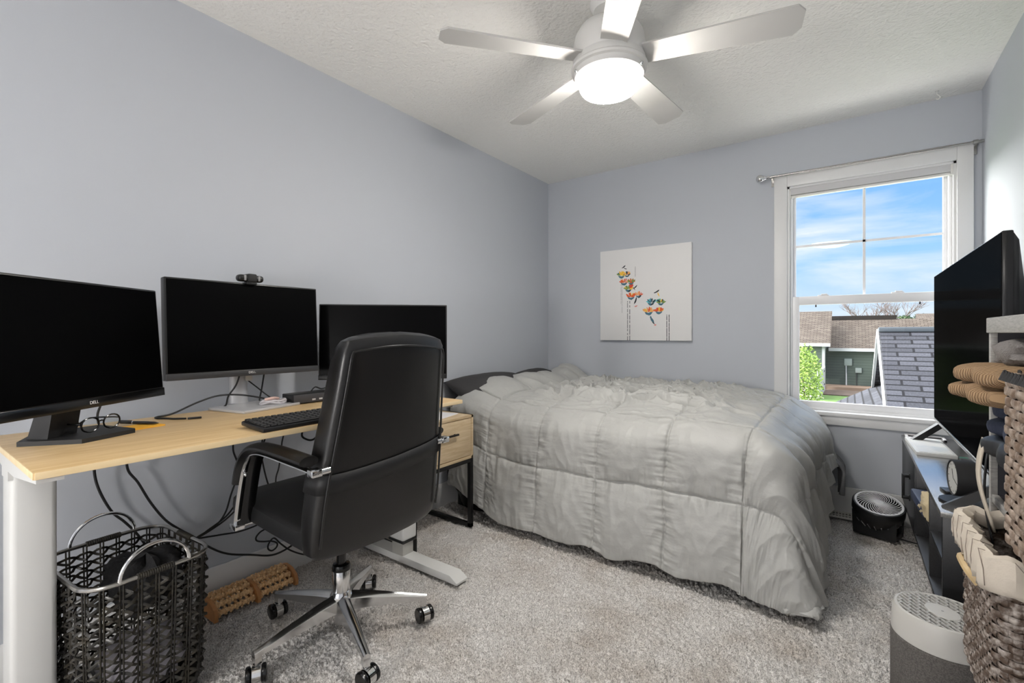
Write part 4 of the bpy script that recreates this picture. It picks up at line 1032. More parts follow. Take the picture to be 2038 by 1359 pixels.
b.lathe([(0.0, 0.066), (0.02, 0.065), (0.026, 0.060), (0.026, 0.054), (0.0, 0.054)], 24, hd)
b.build('grille', M['fangrille'], t)
b = MB()
for k in range(5):
    a0 = 2 * pi * k / 5; G = [[hd @ Vector((r_ * cos(a0 + s), r_ * sin(a0 + s), 0.03 - s * 0.03)) for r_ in (0.02, 0.06, 0.095)] for s in (0, 0.35, 0.75)]
    b.grid(G)
b.build('rotor', M['blackgloss'], t)
b = MB()
for k in range(22):
    a0 = 2 * pi * k / 22; b.tube([hd @ Vector((0.107 * cos(a0), 0.107 * sin(a0), -0.026)), hd @ Vector((0.088 * cos(a0 + .1), 0.088 * sin(a0 + .1), -0.058))], 0.0025, 5)
b.build('rear_vanes', M['fangrey'], t)
MB().tube(spline([(0.07, -0.02, 0.02), (0.12, 0.0, 0.008), (0.18, 0.0, 0.008), (0.26, -0.02, 0.008), (0.38, 0.03, 0.008)], 6), 0.0035, 6).build('power_cord', M['cable'], t)

# ================================================================== TV STAND
t = thing('tv_stand', 'low black wood TV stand along the wall with a door and open shelves', 'tv stand', (0, 0, 0))
SX0, SX1, SY0, SY1, SZ0, SZ1 = 2.417, 2.735, -1.465, -0.018, 0.155, 0.527
MB().box((SX0 - 0.006, SY0 - 0.006, SZ1 - 0.018), (SX1, SY1, SZ1), 0.0015).build('top', M['blackash_glare'], t)
MB().box((SX0, SY0, SZ0), (SX1, SY1, SZ0 + 0.018), 0.001).build('bottom_panel', M['blackash'], t)
MB().box((SX0, SY0, SZ0 + 0.018), (SX1, SY0 + 0.018, SZ1 - 0.018), 0.001).build('side_panel', M['blackash'], t)
MB().box((SX0, SY1 - 0.018, SZ0 + 0.018), (SX1, SY1, SZ1 - 0.018), 0.001).build('side_panel', M['blackash'], t)
MB().box((SX1 - 0.008, SY0, SZ0), (SX1, SY1, SZ1 - 0.018)).build('back_panel', M['blackash'], t)
for y in (-0.667, -1.12): MB().box((SX0 + 0.002, y - 0.009, SZ0 + 0.018), (SX1 - 0.008, y + 0.009, SZ1 - 0.018), 0.001).build('divider', M['blackash'], t)
MB().box((SX0 + 0.004, -1.111, 0.34), (SX1 - 0.008, -0.676, 0.354), 0.001).build('shelf', M['blackash'], t)
MB().box((SX0 + 0.004, SY0 + 0.018, 0.34), (SX1 - 0.008, -1.129, 0.354), 0.001).build('shelf', M['blackash'], t)
dr = MB().box((SX0 - 0.002, -0.655, SZ0 + 0.004), (SX0 + 0.016, SY1 - 0.004, SZ1 - 0.02), 0.002).build('door', M['blackash'], t)
b = MB(); b.box((SX0 - 0.034, -0.452, 0.275), (SX0 - 0.022, -0.438, 0.40), 0.002)
for z in (0.283, 0.392): b.box((SX0 - 0.03, -0.455, z - 0.008), (SX0 + 0.0, -0.435, z + 0.008), 0.002); b.box((SX0 - 0.006, -0.46, z - 0.014), (SX0, -0.43, z + 0.014), 0.001)
b.build('handle', M['blackmetal'], dr)
for x in (SX0 + 0.07, SX1 - 0.05):
    for y in (SY0 + 0.12, -0.75, SY1 - 0.12): MB().box((x - 0.02, y - 0.02, 0), (x + 0.02, y + 0.02, SZ0), 0.002).build('leg', M['blackash'], t)
# TV
t = thing('television', 'large black flat-screen television on the low black stand', 'television', (2.55, -0.804, SZ1))
tw, th0, th1 = 0.71, 0.113, 0.904
MB().box((-0.004, -tw, th0), (0.022, tw, th1), 0.004).build('bezel', M['blackgloss'], t)
MB().box((-0.0052, -tw + 0.004, th0 + 0.016), (-0.003, tw - 0.004, th1 - 0.004), 0.0005, 1).build('screen', M['tvscreen'], t)
b = MB(); rings = []
for x, y, z0, z1 in ((0.02, tw - 0.003, th0 + 0.003, th1 - 0.004), (0.035, tw - 0.012, th0 + 0.006, th1 - 0.03), (0.052, tw - 0.04, th0 + 0.02, th1 - 0.16), (0.062, tw - 0.10, th0 + 0.04, th1 - 0.30)):
    rings.append([(x, -y, z0), (x, y, z0), (x, y, z1), (x, -y, z1)])
b.ring(rings).build('back_shell', M['blackplastic'], t)
MB().box((-0.006, -tw, th0 + 0.0), (-0.002, tw, th0 + 0.012), 0.001).build('lower_trim', M['satin'], t)
for y in (-0.635, 0.60):
    b = MB()
    Tf = Matrix.Translation((0.01, y, 0)) @ Matrix.Rotation(RAD(14 if y > 0 else -14), 4, 'Z') @ T
    b.prism([(0.0, 0.122), (0.018, 0.122), (0.016, 0.10), (-0.105, 0.0), (-0.14, 0.0), (-0.142, 0.006)], -0.015, 0.015, Tf)
    b.prism([(0.0, 0.122), (0.02, 0.122), (0.125, 0.008), (0.123, 0.0), (0.09, 0.0), (0.004, 0.098)], -0.015, 0.015, Tf)
    b.build('foot', M['blackplastic'], t)
# things on the stand
t = thing('picture_frame', 'pale picture frame lying flat at the far end of the stand', 'picture frame', (2.508, -0.085, SZ1))
b = MB(); b.box((-0.085, -0.055, 0), (0.085, -0.043, 0.012), 0.001); b.box((-0.085, 0.043, 0), (0.085, 0.055, 0.012), 0.001); b.box((-0.085, -0.055, 0), (-0.073, 0.055, 0.012), 0.001); b.box((0.073, -0.055, 0), (0.085, 0.055, 0.012), 0.001); b.build('frame', M['paper'], t)
MB().box((-0.075, -0.045, 0), (0.075, 0.045, 0.006)).build('backing', M['blackmatte'], t)
t = thing('canvas_print', 'pale framed print lying flat on the black TV stand', 'picture', (2.50, -0.365, SZ1), RAD(2))
MB().box((-0.078, -0.205, 0), (0.07, 0.195, 0.017), 0.002).build('frame', mat('pale_frame', (196, 196, 194), 0.4), t)
MB().box((-0.066, -0.192, 0.0165), (0.058, 0.183, 0.0185)).build('print', M['print'], t)
t = thing('table_clock', 'round black desk clock on a disc base near the stand end', 'clock', (2.487, -1.331, SZ1))
MB().lathe([(0.0, 0.0), (0.064, 0.0), (0.066, 0.004), (0.064, 0.011), (0.0, 0.013)], 40).build('base', M['blackplastic'], t)
MB().cyl((0, 0, 0.012), (0, 0, 0.03), 0.006).build('stem', M['blackplastic'], t)
Tc = Matrix.Translation((0, 0, 0.088)) @ Matrix.Rotation(RAD(186.5), 4, 'Z') @ Matrix.Rotation(RAD(90), 4, 'Y') 
MB().lathe([(0.0, -0.03), (0.058, -0.03), (0.061, -0.026), (0.061, 0.03), (0.058, 0.031), (0.056, 0.026), (0.0, 0.026)], 48, Tc).build('drum', M['blackmatte'], t)
fc = MB().lathe([(0.0, 0.0262), (0.0555, 0.0262), (0.0555, 0.0272), (0.0, 0.0272)], 40, Tc).build('face', M['clockface'], t)
b = MB()
for k in range(12):
    a = 2 * pi * k / 12; b.box((0.044, -0.0012, 0.0272), (0.051, 0.0012, 0.0277), 0, 1, Tc @ Matrix.Rotation(a, 4, 'Z'))
b.build('hour_marks', M['blackmatte'], fc)
b = MB(); b.box((0, -0.0015, 0.0276), (0.03, 0.0015, 0.0282), 0, 1, Tc @ Matrix.Rotation(RAD(200), 4, 'Z')); b.box((0, -0.001, 0.0278), (0.045, 0.001, 0.0284), 0, 1, Tc @ Matrix.Rotation(RAD(70), 4, 'Z')); b.build('hands', M['blackmatte'], fc)
o = MB().box((-0.03, -0.03, 0), (0.03, 0.03, 0.014), 0.003).build('charger_puck', M['blackplastic']); o.location = (2.476, -1.21, SZ1); o.rotation_euler = (0, 0, 0.2); setp(o, 'small flat black charger behind the round clock', 'charger')
t = thing('lighter', 'small black and teal gadget beside the print under the TV', 'gadget', (2.60, -0.60, SZ1))
MB().box((-0.02, -0.03, 0), (0.02, 0.03, 0.012), 0.002).build('case', M['blackplastic'], t); MB().box((-0.018, 0.028, 0.002), (0.014, 0.045, 0.013), 0.003).build('cap', M['green'], t)
# things in the shelves
t = thing('storage_box', 'navy box with white arc pattern on the middle shelf of the stand', 'box', (2.488, -0.835, 0.355), RAD(3))
MB().box((-0.085, -0.155, 0.0), (0.09, 0.13, 0.045), 0.008).build('body', M['bluebox'], t)
b = MB()
for k in range(4):
    rr = 0.02 + 0.013 * k; b.tube([(-0.045 + rr * 0.9 * cos(a), -0.02 + rr * 1.4 * sin(a), 0.0455) for a in np.linspace(-1.1, 1.1, 10)], 0.0015, 4)
b.build('arc_pattern', M['white_ink'], t)
o = lump('cream_cloth', 0.13, 0.22, 0.10, M['cream'], Matrix.Identity(4), None, 9, 0.32); o.location = (2.475, -1.0, 0.405); setp(o, 'cream crumpled cloth spilling from the middle shelf of the stand', 'cloth')
t = thing('pouch', 'black pouch with a red band on the end shelf of the stand', 'pouch', (2.49, -1.285, 0.354), RAD(-15))
MB().tube([(0.02, -0.11, 0.035), (0.01, -0.08, 0.037), (0, 0, 0.038), (0, 0.07, 0.036), (0, 0.10, 0.034)], [0.012, 0.03, 0.036, 0.032, 0.008], 16).build('body', M['blackplastic'], t)
MB().cyl((0.0, -0.012, 0.038), (0.0, 0.008, 0.038), 0.0372).build('band', M['red'], t)
MB().tube(spline([(-0.02, 0.07, 0.06), (-0.03, 0.05, 0.085), (-0.02, 0.03, 0.07), (-0.035, 0.01, 0.09), (-0.01, 0.0, 0.07)], 4), 0.002, 5).build('zip_pull', M['white_ink'], t)
t = thing('paper_stack', 'crumpled white and yellow paper in the lower end shelf', 'papers', (2.52, -1.34, SZ0 + 0.018), RAD(20))
MB().prism([(-0.06, -0.05), (0.05, -0.06), (0.06, 0.05), (0.0, 0.07), (-0.05, 0.03)], 0, 0.06).build('white_sheet', M['paper'], t)
MB().prism([(-0.05, -0.03), (0.03, -0.04), (0.03, 0.05), (-0.03, 0.06)], 0.06, 0.085).build('yellow_sheet', mat('yellow_paper', (226, 184, 110), 0.8), t)

# ================================================================== SHELF UNIT (right foreground)
t = thing('shelf_unit', 'tall grey-wood cube shelf unit at the right edge', 'shelf', (0, 0, 0))
UX0, UX1, UY1, UZ = 2.44, 2.738, -1.967, 1.153
UY0 = -3.05
MB().box((UX0 - 0.004, UY0, UZ - 0.036), (UX1, UY1 + 0.004, UZ), 0.002).build('top', M['greywood'], t)
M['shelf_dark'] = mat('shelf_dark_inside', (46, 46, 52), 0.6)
for y in (UY1 - 0.018, UY0):
    sp_ = MB().box((UX0 + 0.012, y, 0.0), (UX1, y + 0.018, UZ - 0.036)).build('side_panel', M['shelf_dark'], t)
    MB().box((UX0, y, 0.0), (UX0 + 0.012, y + 0.018, UZ - 0.036), 0.001).build('front_edge', M['greywood'], sp_)
for y in (-2.325, -2.69):
    sp_ = MB().box((UX0 + 0.016, y - 0.009, 0.0), (UX1, y + 0.009, UZ - 0.036)).build('divider', M['shelf_dark'], t)
    MB().box((UX0 + 0.004, y - 0.009, 0.0), (UX0 + 0.016, y + 0.009, UZ - 0.036), 0.001).build('front_edge', M['greywood'], sp_)
for z in (0.725, 0.345, 0.02):
    sp_ = MB().box((UX0 + 0.014, UY0 + 0.018, z - 0.009), (UX1, UY1 - 0.018, z + 0.009)).build('shelf_board', M['shelf_dark'], t)
    MB().box((UX0 + 0.002, UY0 + 0.018, z - 0.009), (UX0 + 0.014, UY1 - 0.018, z + 0.009), 0.001).build('front_edge', M['greywood'], sp_)
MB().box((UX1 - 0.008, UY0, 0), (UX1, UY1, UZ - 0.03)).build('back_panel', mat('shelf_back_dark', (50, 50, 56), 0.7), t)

def weave_basket(t, w, d, z0, z1, m, row=0.019, stake=0.034, r=0.03, amp=0.0045, taper=0.0):
    """straps over and under upright stakes, rounded-corner box, local xy"""
    f, per = rr_sampler(w, d, r); NSK = int(per / stake); NSK += NSK % 2
    NR = int((z1 - z0) / row); dz = (z1 - z0) / NR
    b = MB()
    def P(s, z, off):
        x, y, nx, ny = f(s); k = 1 - taper * (1 - (z - z0) / (z1 - z0))
        return (x * k + nx * off, y * k + ny * off, z)
    for i in range(NSK):
        G = []
        for j in range(NR * 4 + 1):
            z = z0 + (z1 - z0) * j / (NR * 4); off = -amp * cos(pi * (j / 4 - 0.5) + pi * i) * 0.9
            G.append([P((i + u) / NSK, z, off - abs(u - 0.5) * 0.004) for u in (0.18, 0.5, 0.82)])
        b.grid(G)
    b.build('stakes', m, t)
    b = MB(); MS = 6
    for r_ in range(NR):
        zc = z0 + (r_ + 0.5) * dz; G = []
        rows = []
        for q in (-0.5, -0.3, 0.3, 0.5):
            row_ = []
            for i in range(NSK * MS + 1):
                ph = i / MS
                off = amp * cos(pi * (ph - 0.5) + pi * r_) + (0.0016 if abs(q) < 0.4 else 0)
                row_.append(P(ph / NSK, zc + q * dz * 0.94, off))
            rows.append(row_)
        b.grid(rows)
    b.build('straps', m, t)
    MB().tube([P(k / 60, z1, 0) for k in range(60)], 0.006, 8, closed=True).build('rim', m, t)
    f2, _ = rr_sampler(w - 0.012, d - 0.012, r)
    MB().prism([f2(k / 40)[:2] for k in range(40)], z0, z0 + 0.006).build('bottom', m, t)
    return P
# upper basket in the second column
t = thing('woven_basket', 'tall brown strap-woven basket on the upper row of the shelf', 'basket', (2.552, -2.475, 0.0))
weave_basket(t, 0.30, 0.335, 0.736, 1.037, M['wicker_brown'], 0.0168, 0.027, 0.02, 0.0034)
b = MB(); f, per = rr_sampler(0.302, 0.337, 0.02)
for k in range(64):
    x, y, nx, ny = f(k / 64); b.tube([(x + nx * 0.009, y + ny * 0.009, 1.030), (x + nx * 0.004, y + ny * 0.004, 1.046), (x - nx * 0.008, y - ny * 0.008, 1.036)], 0.003, 5)
b.build('rim_lacing', M['blackmatte'], t)
o = lump('navy_garment', 0.24, 0.27, 0.20, M['blue'], Matrix.Identity(4), None, 12, 0.3); o.location = (2.56, -2.475, 0.945); setp(o, 'blue garment inside the tall strap-woven basket', 'clothing')
# lower basket with liner in the second row, first column
t = thing('woven_basket', 'brown and grey woven basket with striped cloth liner below the folded clothes', 'basket', (2.535, -2.16, 0.0))
bw2, bd2 = 0.29, 0.32
P2 = weave_basket(t, bw2, bd2 * 0.98, 0.365, 0.675, M['wicker_brown2'], 0.013, 0.018, 0.03, 0.0035)
G = []
f, per = rr_sampler(bw2 + 0.016, bd2 + 0.006, 0.035)
for j, (off, z) in enumerate(((-0.022, 0.665), (-0.016, 0.690), (-0.002, 0.701), (0.010, 0.696), (0.015, 0.672), (0.014, 0.645), (0.012, 0.632))):
    row_ = []
    for k in range(121):
        x, y, nx, ny = f(k / 120); o_ = off + 0.004 * sin(k * 1.7 + j) * (j > 0)
        row_.append((x + nx * o_, y + ny * o_, z + 0.004 * sin(k * 1.1)))
    G.append(row_)
ln = MB().grid(G).build('liner', M['liner'], t); md = ln.modifiers.new('thick', 'SOLIDIFY'); md.thickness = 0.003
b = MB()
for k in range(0, 120, 5):
    x, y, nx, ny = f(k / 120); x2, y2, nx2, ny2 = f((k + 2) / 120)
    b.tube([(x - nx * 0.016, y - ny * 0.016, 0.6935), (x + nx * 0.012, y + ny * 0.012, 0.7), (x2 + nx2 * 0.018, y2 + ny2 * 0.018, 0.672), (x2 + nx2 * 0.0155, y2 + ny2 * 0.0155, 0.64)], 0.0008, 4)
b.build('liner_stripes', mat('liner_stripe', (142, 130, 120), 0.9), ln)
b = MB(); b.tube(spline([(-bw2 / 2 - 0.005, -0.05, 0.60), (-bw2 / 2 - 0.02, -0.035, 0.62), (-bw2 / 2 - 0.02, 0.035, 0.62), (-bw2 / 2 - 0.005, 0.05, 0.60)], 5), 0.009, 8); b.build('handle', M['lightwood'], t)
# folded sweaters (upper row, first column)
def folded(name, label, cat, loc, sx, sy, sz, m, layers=2, rz=0.0, seed=0):
    t = thing(name, label, cat, loc, rz)
    for i in range(layers):
        n = 14; rings = []
        h = sz / layers; 
        prof = []
        for k in range(28):
            a = 2 * pi * k / 28; c_, s_ = cos(a), sin(a)
            prof.append((math.copysign(abs(c_) ** 0.55, c_), math.copysign(abs(s_) ** 0.5, s_)))
        for j in range(n + 1):
            y = (j / n - 0.5) * sy; k_ = (1 - abs(2 * j / n - 1) ** 6 * 0.5)
            rings.append([(p * sx / 2 * (0.96 + 0.05 * sin(i * 2.1 + seed)) + 0.008 * sin(j * .9 + i), y, h * (i + 0.5) + q * h * 0.52 * k_ + 0.004 * sin(p * 5 + j * 0.8 + i)) for p, q in prof])
        MB().ring(rings).build('fold', m, t, smooth=60)
    return t
folded('folded_sweater', 'tan ribbed sweater folded on top of the clothes pile, sticking out', 'sweater', (2.485, -2.135, 0.968), 0.22, 0.29, 0.078, M['tan_knit'], 2, RAD(4), 1)
o = lump('knit_hat', 0.13, 0.15, 0.06, M['grey_knit'], Matrix.Identity(4), None, 6, 0.2); o.location = (2.50, -2.075, 1.073); setp(o, 'grey knit hat on top of the tan sweater', 'hat')
folded('folded_jeans', 'navy garment folded under the tan sweater on the shelf', 'clothing', (2.53, -2.14, 0.885), 0.2, 0.29, 0.082, M['blue'], 2, 0, 3)
folded('folded_jacket', 'black jacket folded below the navy garment on the shelf', 'clothing', (2.52, -2.14, 0.836), 0.21, 0.30, 0.048, mat('black_jacket', (20, 22, 28), 0.5), 1, 0, 4)
o = lump('fur_bag', 0.2, 0.28, 0.10, M['greyfur'], Matrix.Identity(4), None, 8, 0.25); o.location = (2.555, -2.15, 0.787); setp(o, 'brown furry bag at the bottom of the clothes pile', 'bag')
t = thing('tote_strap', 'beige canvas strap hanging down in front of the clothes pile', 'strap', (0, 0, 0))
G = [[(2.425 - 0.012 * sin(u * 4), -2.005 - w - 0.03 * u, 0.87 - 0.20 * u) for w in (0.0, 0.012, 0.024, 0.036)] for u in np.linspace(0, 1, 14)]
ob = MB().grid(G).build('strap', M['beige'], t); md = ob.modifiers.new('thick', 'SOLIDIFY'); md.thickness = 0.004
G = [[(2.435 - 0.010 * sin(u * 3), -1.985 - w - 0.06 * u, 0.83 - 0.19 * u) for w in (0.0, 0.012)] for u in np.linspace(0, 1, 14)]
t2 = thing('black_strap', 'thin black strap hanging beside the beige strap', 'strap', (0, 0, 0))
ob = MB().grid(G).build('strap', M['blackmatte'], t2); md = ob.modifiers.new('thick', 'SOLIDIFY'); md.thickness = 0.003

# ================================================================== AIR PURIFIER
t = thing('air_purifier', 'round white air purifier with grey fabric lower half by the TV stand', 'air purifier', (2.385, -1.735, 0.0), RAD(35))
PR = 0.118
MB().lathe([(PR - 0.006, 0.0), (PR, 0.012), (PR, 0.232), (PR - 0.003, 0.236)], 56).build('fabric_sleeve', M['purifier_fabric'], t)
b = MB(); b.lathe([(PR - 0.008, 0.234), (PR - 0.002, 0.238), (PR - 0.004, 0.30), (PR - 0.010, 0.314), (PR - 0.016, 0.316), (PR - 0.02, 0.312)], 64, None, False); b.build('shell', M['purifier'], t)
# slotted top plate
b = MB(); Rp = PR - 0.016
nx = 15; pitch = 2 * Rp / nx
for i in range(nx + 1):
    x = -Rp + i * pitch; hw = 0.0019
    L = sqrt(max(Rp ** 2 - x * x, 0))
    if L > 0.01: b.box((x - hw, -L, 0.310), (x + hw, L, 0.3155))
for i in range(nx):
    xc = -Rp + (i + 0.5) * pitch
    for j in range(-7, 8):
        yc = j * 0.032 + (0.016 if i % 2 else 0)
        if xc * xc + yc * yc < (Rp - 0.006) ** 2: b.box((xc - pitch / 2, yc - 0.0025, 0.310), (xc + pitch / 2, yc + 0.0025, 0.3155))
b.build('top_grille', M['purifier'], t)
MB().lathe([(0.0, 0.309), (0.034, 0.309), (0.036, 0.3145), (0.034, 0.3165), (0.0, 0.3165)], 32, None, True, 1.0, 1.25).build('control_disc', M['purifier'], t)
MB().lathe([(0.0, 0.27), (Rp, 0.27), (Rp, 0.273), (0.0, 0.273)], 32).build('dust_screen', M['cable'], t)
MB().lathe([(0.0, 0.3166), (0.003, 0.3166), (0.003, 0.3172), (0.0, 0.3172)], 12).build('button', M['fangrey'], t)

# ================================================================== OUTSIDE
GZ = -2.9
def shingle(name, c1, c2, row, brickw, rot=(0, 0, 0), off=0.5):
    t = NT(name)
    v = t.coord((1, 1, 1), rot, 'UV')
    br = t.new('ShaderNodeTexBrick', Scale=1.0)
    br.inputs['Brick Width'].default_value = brickw; br.inputs['Row Height'].default_value = row
    br.inputs['Mortar Size'].default_value = 0.018; br.inputs['Mortar Smooth'].default_value = 0.3
    br.inputs['Color1'].default_value = lin(c1); br.inputs['Color2'].default_value = lin(c2); br.inputs['Mortar'].default_value = lin([int(x * 0.55) for x in c1])
    br.inputs['Bias'].default_value = 0.0
    t.link(v, br.inputs['Vector'])
    n = t.new('ShaderNodeTexNoise', Scale=40.0, Detail=4.0); t.link(v, n.inputs['Vector'])
    mx = t.new('ShaderNodeMixRGB'); mx.blend_type = 'OVERLAY'; mx.inputs['Fac'].default_value = 0.55
    t.link(br.outputs['Color'], mx.inputs['Color1']); t.link(n.outputs['Fac'], mx.inputs['Color2'])
    t.link(mx.outputs['Color'], t.b.inputs['Base Color']); t.b.inputs['Roughness'].default_value = 0.95; t.b.inputs['Specular IOR Level'].default_value = 0.1
    return t.m
M['shg'] = shingle('grey_shingles', (48, 49, 54), (61, 62, 68), 0.145, 0.42)
M['shb'] = shingle('brown_shingles', (68, 61, 56), (86, 79, 73), 0.16, 0.4)
M['asphalt'] = mat('ridge_cap', (54, 60, 66), 0.95)
M['siding_green'] = None
t_ = NT('green_siding')
v = t_.coord()
sx = t_.new('ShaderNodeSeparateXYZ'); t_.link(v, sx.inputs[0])
mt = t_.new('ShaderNodeMath'); mt.operation = 'MULTIPLY'; mt.inputs[1].default_value = 1 / 0.2; t_.link(sx.outputs['Z'], mt.inputs[0])
mf = t_.new('ShaderNodeMath'); mf.operation = 'FRACT'; t_.link(mt.outputs[0], mf.inputs[0])
r = t_.new('ShaderNodeValToRGB'); e = r.color_ramp.elements
e[0].position = 0.0; e[0].color = lin((38, 46, 42)); e[1].position = 0.2; e[1].color = lin((66, 76, 68))
t_.link(mf.outputs[0], r.inputs['Fac']); t_.link(r.outputs['Color'], t_.b.inputs['Base Color']); t_.b.inputs['Roughness'].default_value = 0.8
M['siding_green'] = t_.m
M['siding_beige'] = mat('beige_siding', (136, 132, 126), 0.8)
M['white_out'] = mat('white_trim_outdoors', (150, 151, 154), 0.6)
M['foundation'] = mat('foundation_tan', (100, 82, 68), 0.9)
M['mulch'] = mat('mulch', (56, 45, 38), 1.0, var=((76, 62, 52), 5, 0.4, 0.6))
M['lawn'] = mat('lawn_grass', (62, 92, 40), 1.0, var=((86, 112, 54), 4, 0.35, 0.65), bump=(30, 0.5, 0.05))
M['meter'] = mat('meter_grey', (120, 128, 124), 0.6)
def roofslab(name, p00, p10, p11, p01, m, parent, th=0.06):
    """quad with metre UVs; p00-p10 eave, p01-p11 ridge"""
    me = bpy.data.meshes.new(name)
    q = [Vector(p) for p in (p00, p10, p11, p01)]
    n = (q[1] - q[0]).cross(q[3] - q[0]).normalized()
    if n.z < 0: n = -n
    vs = q + [p - n * th for p in q]
    fs = [(0, 1, 2, 3), (7, 6, 5, 4), (0, 4, 5, 1), (1, 5, 6, 2), (2, 6, 7, 3), (3, 7, 4, 0)]
    me.from_pydata([tuple(p) for p in vs], [], fs); me.materials.append(m)
    uv = me.uv_layers.new(name='UV'); ex = (q[1] - q[0]).normalized(); ey = n.cross(ex)
    for li, lp in enumerate(me.loops):
        d = Vector(vs[lp.vertex_index]) - q[0]; uv.data[li].uv = (d.dot(ex), d.dot(ey))
    o = bpy.data.objects.new(name, me); C.objects.link(o); o.parent = parent; return o
# near grey-roofed house
t = thing('grey_roof_house', 'neighbouring house with grey shingle roof and white gable trim outside the window', 'house', (0, 0, 0))
gx = 2.577; yr, zr = 7.0, 1.192; yl, zl_ = 4.3, -0.16; yb, zb = 9.44, 0.0
roofslab('front_roof', (gx, yl, zl_), (14, yl, zl_), (14, yr, zr), (gx, yr, zr), M['shg'], t)
roofslab('rear_roof', (14, yb, zb), (gx, yb, zb), (gx, yr, zr), (14, yr, zr), M['shg'], t)
MB().prism([(yl + 0.3, -0.2), (yb - 0.2, -0.1), (yb - 0.25, 0.02), (yr, zr - 0.13), (yl + 0.3, -0.12)], gx + 0.16, gx + 0.2, Matrix(((0, 0, 1, 0), (1, 0, 0, 0), (0, 1, 0, 0), (0, 0, 0, 1)))).build('gable_wall', mat('gable_grey', (140, 143, 147), 0.8), t)
def rake(y0, z0, y1, z1):
    return [(y0, z0 - 0.0), (y1, z1 - 0.0), (y1, z1 - 0.10), (y0, z0 - 0.10)]
TT = Matrix(((0, 0, 1, 0), (1, 0, 0, 0), (0, 1, 0, 0), (0, 0, 0, 1)))
MB().prism(rake(yl, zl_ - 0.0, yr, zr - 0.0), gx - 0.025, gx + 0.02, TT).build('rake_trim', M['white_out'], t)
MB().prism(rake(yb, zb - 0.0, yr, zr - 0.0), gx - 0.025, gx + 0.02, TT).build('rake_trim', M['white_out'], t)
MB().box((gx, yr - 0.13, zr - 0.05), (14, yr + 0.13, zr + 0.035), 0.02).build('ridge_cap', M['asphalt'], t)
MB().box((gx + 1.0, yr - 0.16, zr - 0.02), (14, yr + 0.16, zr + 0.075), 0.01).build('ridge_vent', M['asphalt'], t)
roofslab('side_roof', (1.75, 3.9, -0.545), (1.75, yb + 0.1, -0.545), (gx + 0.2, yb + 0.1, 0.05), (gx + 0.2, 3.9, 0.05), M['shg'], t)
MB().box((1.8, 4.1, GZ), (13.8, yb - 0.3, -0.6)).build('house_wall', M['siding_beige'], t)
# green house far behind
t = thing('green_house', 'green-sided house with brown shingle roofs beyond the yard', 'house', (0, 0, 0))
YA, YB = 36.6, 38.4
MB().box((-9, YA, GZ + 0.25), (0.72, YA + 8, 0.30)).build('wing_wall', M['siding_green'], t)
MB().box((0.72, YB, GZ + 0.25), (8.5, YB + 7, 0.02)).build('main_wall', M['siding_green'], t)
MB().box((-9, YA - 0.02, GZ - 0.1), (8.5, YB + 6, GZ + 0.26)).build('foundation', M['foundation'], t)
roofslab('wing_roof', (-9, YA - 0.4, 0.33), (1.05, YA - 0.4, 0.33), (1.05, YA + 4, 2.86), (-9, YA + 4, 2.86), M['shb'], t, 0.12)
roofslab('main_roof', (0.9, YB - 0.4, -0.04), (9.0, YB - 0.4, -0.04), (9.0, YB + 3.4, 2.22), (0.9, YB + 3.4, 2.22), M['shb'], t, 0.12)
MB().box((0.7, YB + 3.3, 1.6), (5.0, YB + 7, 2.5)).build('rear_ridge', M['shb'], t)
MB().box((-9, YA - 0.52, 0.20), (1.05, YA - 0.36, 0.42)).build('gutter', M['white_out'], t)
MB().box((0.9, YB - 0.52, -0.17), (9.0, YB - 0.36, 0.05)).build('gutter', M['white_out'], t)
MB().box((0.55, YA - 0.12, GZ + 0.1), (0.72, YA + 0.02, 0.3)).build('downspout', M['white_out'], t)
mb = MB().box((1.83, YB - 0.15, -1.22), (2.3, YB, -0.7), 0.03).build('meter_box', M['meter'], t)
MB().cyl((1.95, YB - 0.08, GZ + 0.1), (1.95, YB - 0.08, -1.2), 0.045, n=10).build('conduit', M['white_out'], mb)
mb = MB().box((2.48, YB - 0.14, -1.72), (2.86, YB, -1.36), 0.03).build('junction_box', M['meter'], t)
MB().cyl((2.55, YB - 0.08, GZ + 0.1), (2.55, YB - 0.08, -1.7), 0.03, n=8).build('conduit', M['blackmatte'], mb)
b = MB(); b.ball((3.75, YB - 0.15, -1.75), 0.25, 14, 8); b.cyl((3.45, YB - 0.1, -1.75), (4.0, YB - 0.1, -1.75), 0.06, n=8); b.cyl((3.95, YB - 0.1, GZ), (3.95, YB - 0.1, -1.8), 0.05, n=8); b.build('gas_meter', M['meter'], t)
# far houses
t = thing('beige_house', 'beige house with a brown roof in the distance beside the TV edge', 'house', (0, 0, 0))
MB().box((8.0, 62, GZ), (16, 70, 2.2)).build('house_wall', M['siding_beige'], t)
roofslab('roof', (7.75, 61.5, 2.12), (17, 61.5, 2.12), (17, 66, 3.35), (8.2, 66, 3.35), M['shb'], t, 0.15)
t = thing('white_house', 'small white building in the distance behind the grey roof ridge', 'house', (0, 0, 0))
MB().box((5.0, 75, GZ), (7.3, 80, 2.05)).build('house_wall', M['white_out'], t)
for k in range(4): MB().box((5.2 + k * 0.5, 74.9, 1.5), (5.5 + k * 0.5, 75.0, 1.85)).build('window_pane', M['asphalt'], t)
roofslab('roof', (4.8, 74.5, 2.05), (7.6, 74.5, 2.05), (7.5, 77.5, 2.75), (4.9, 77.5, 2.75), M['shb'], t, 0.12)
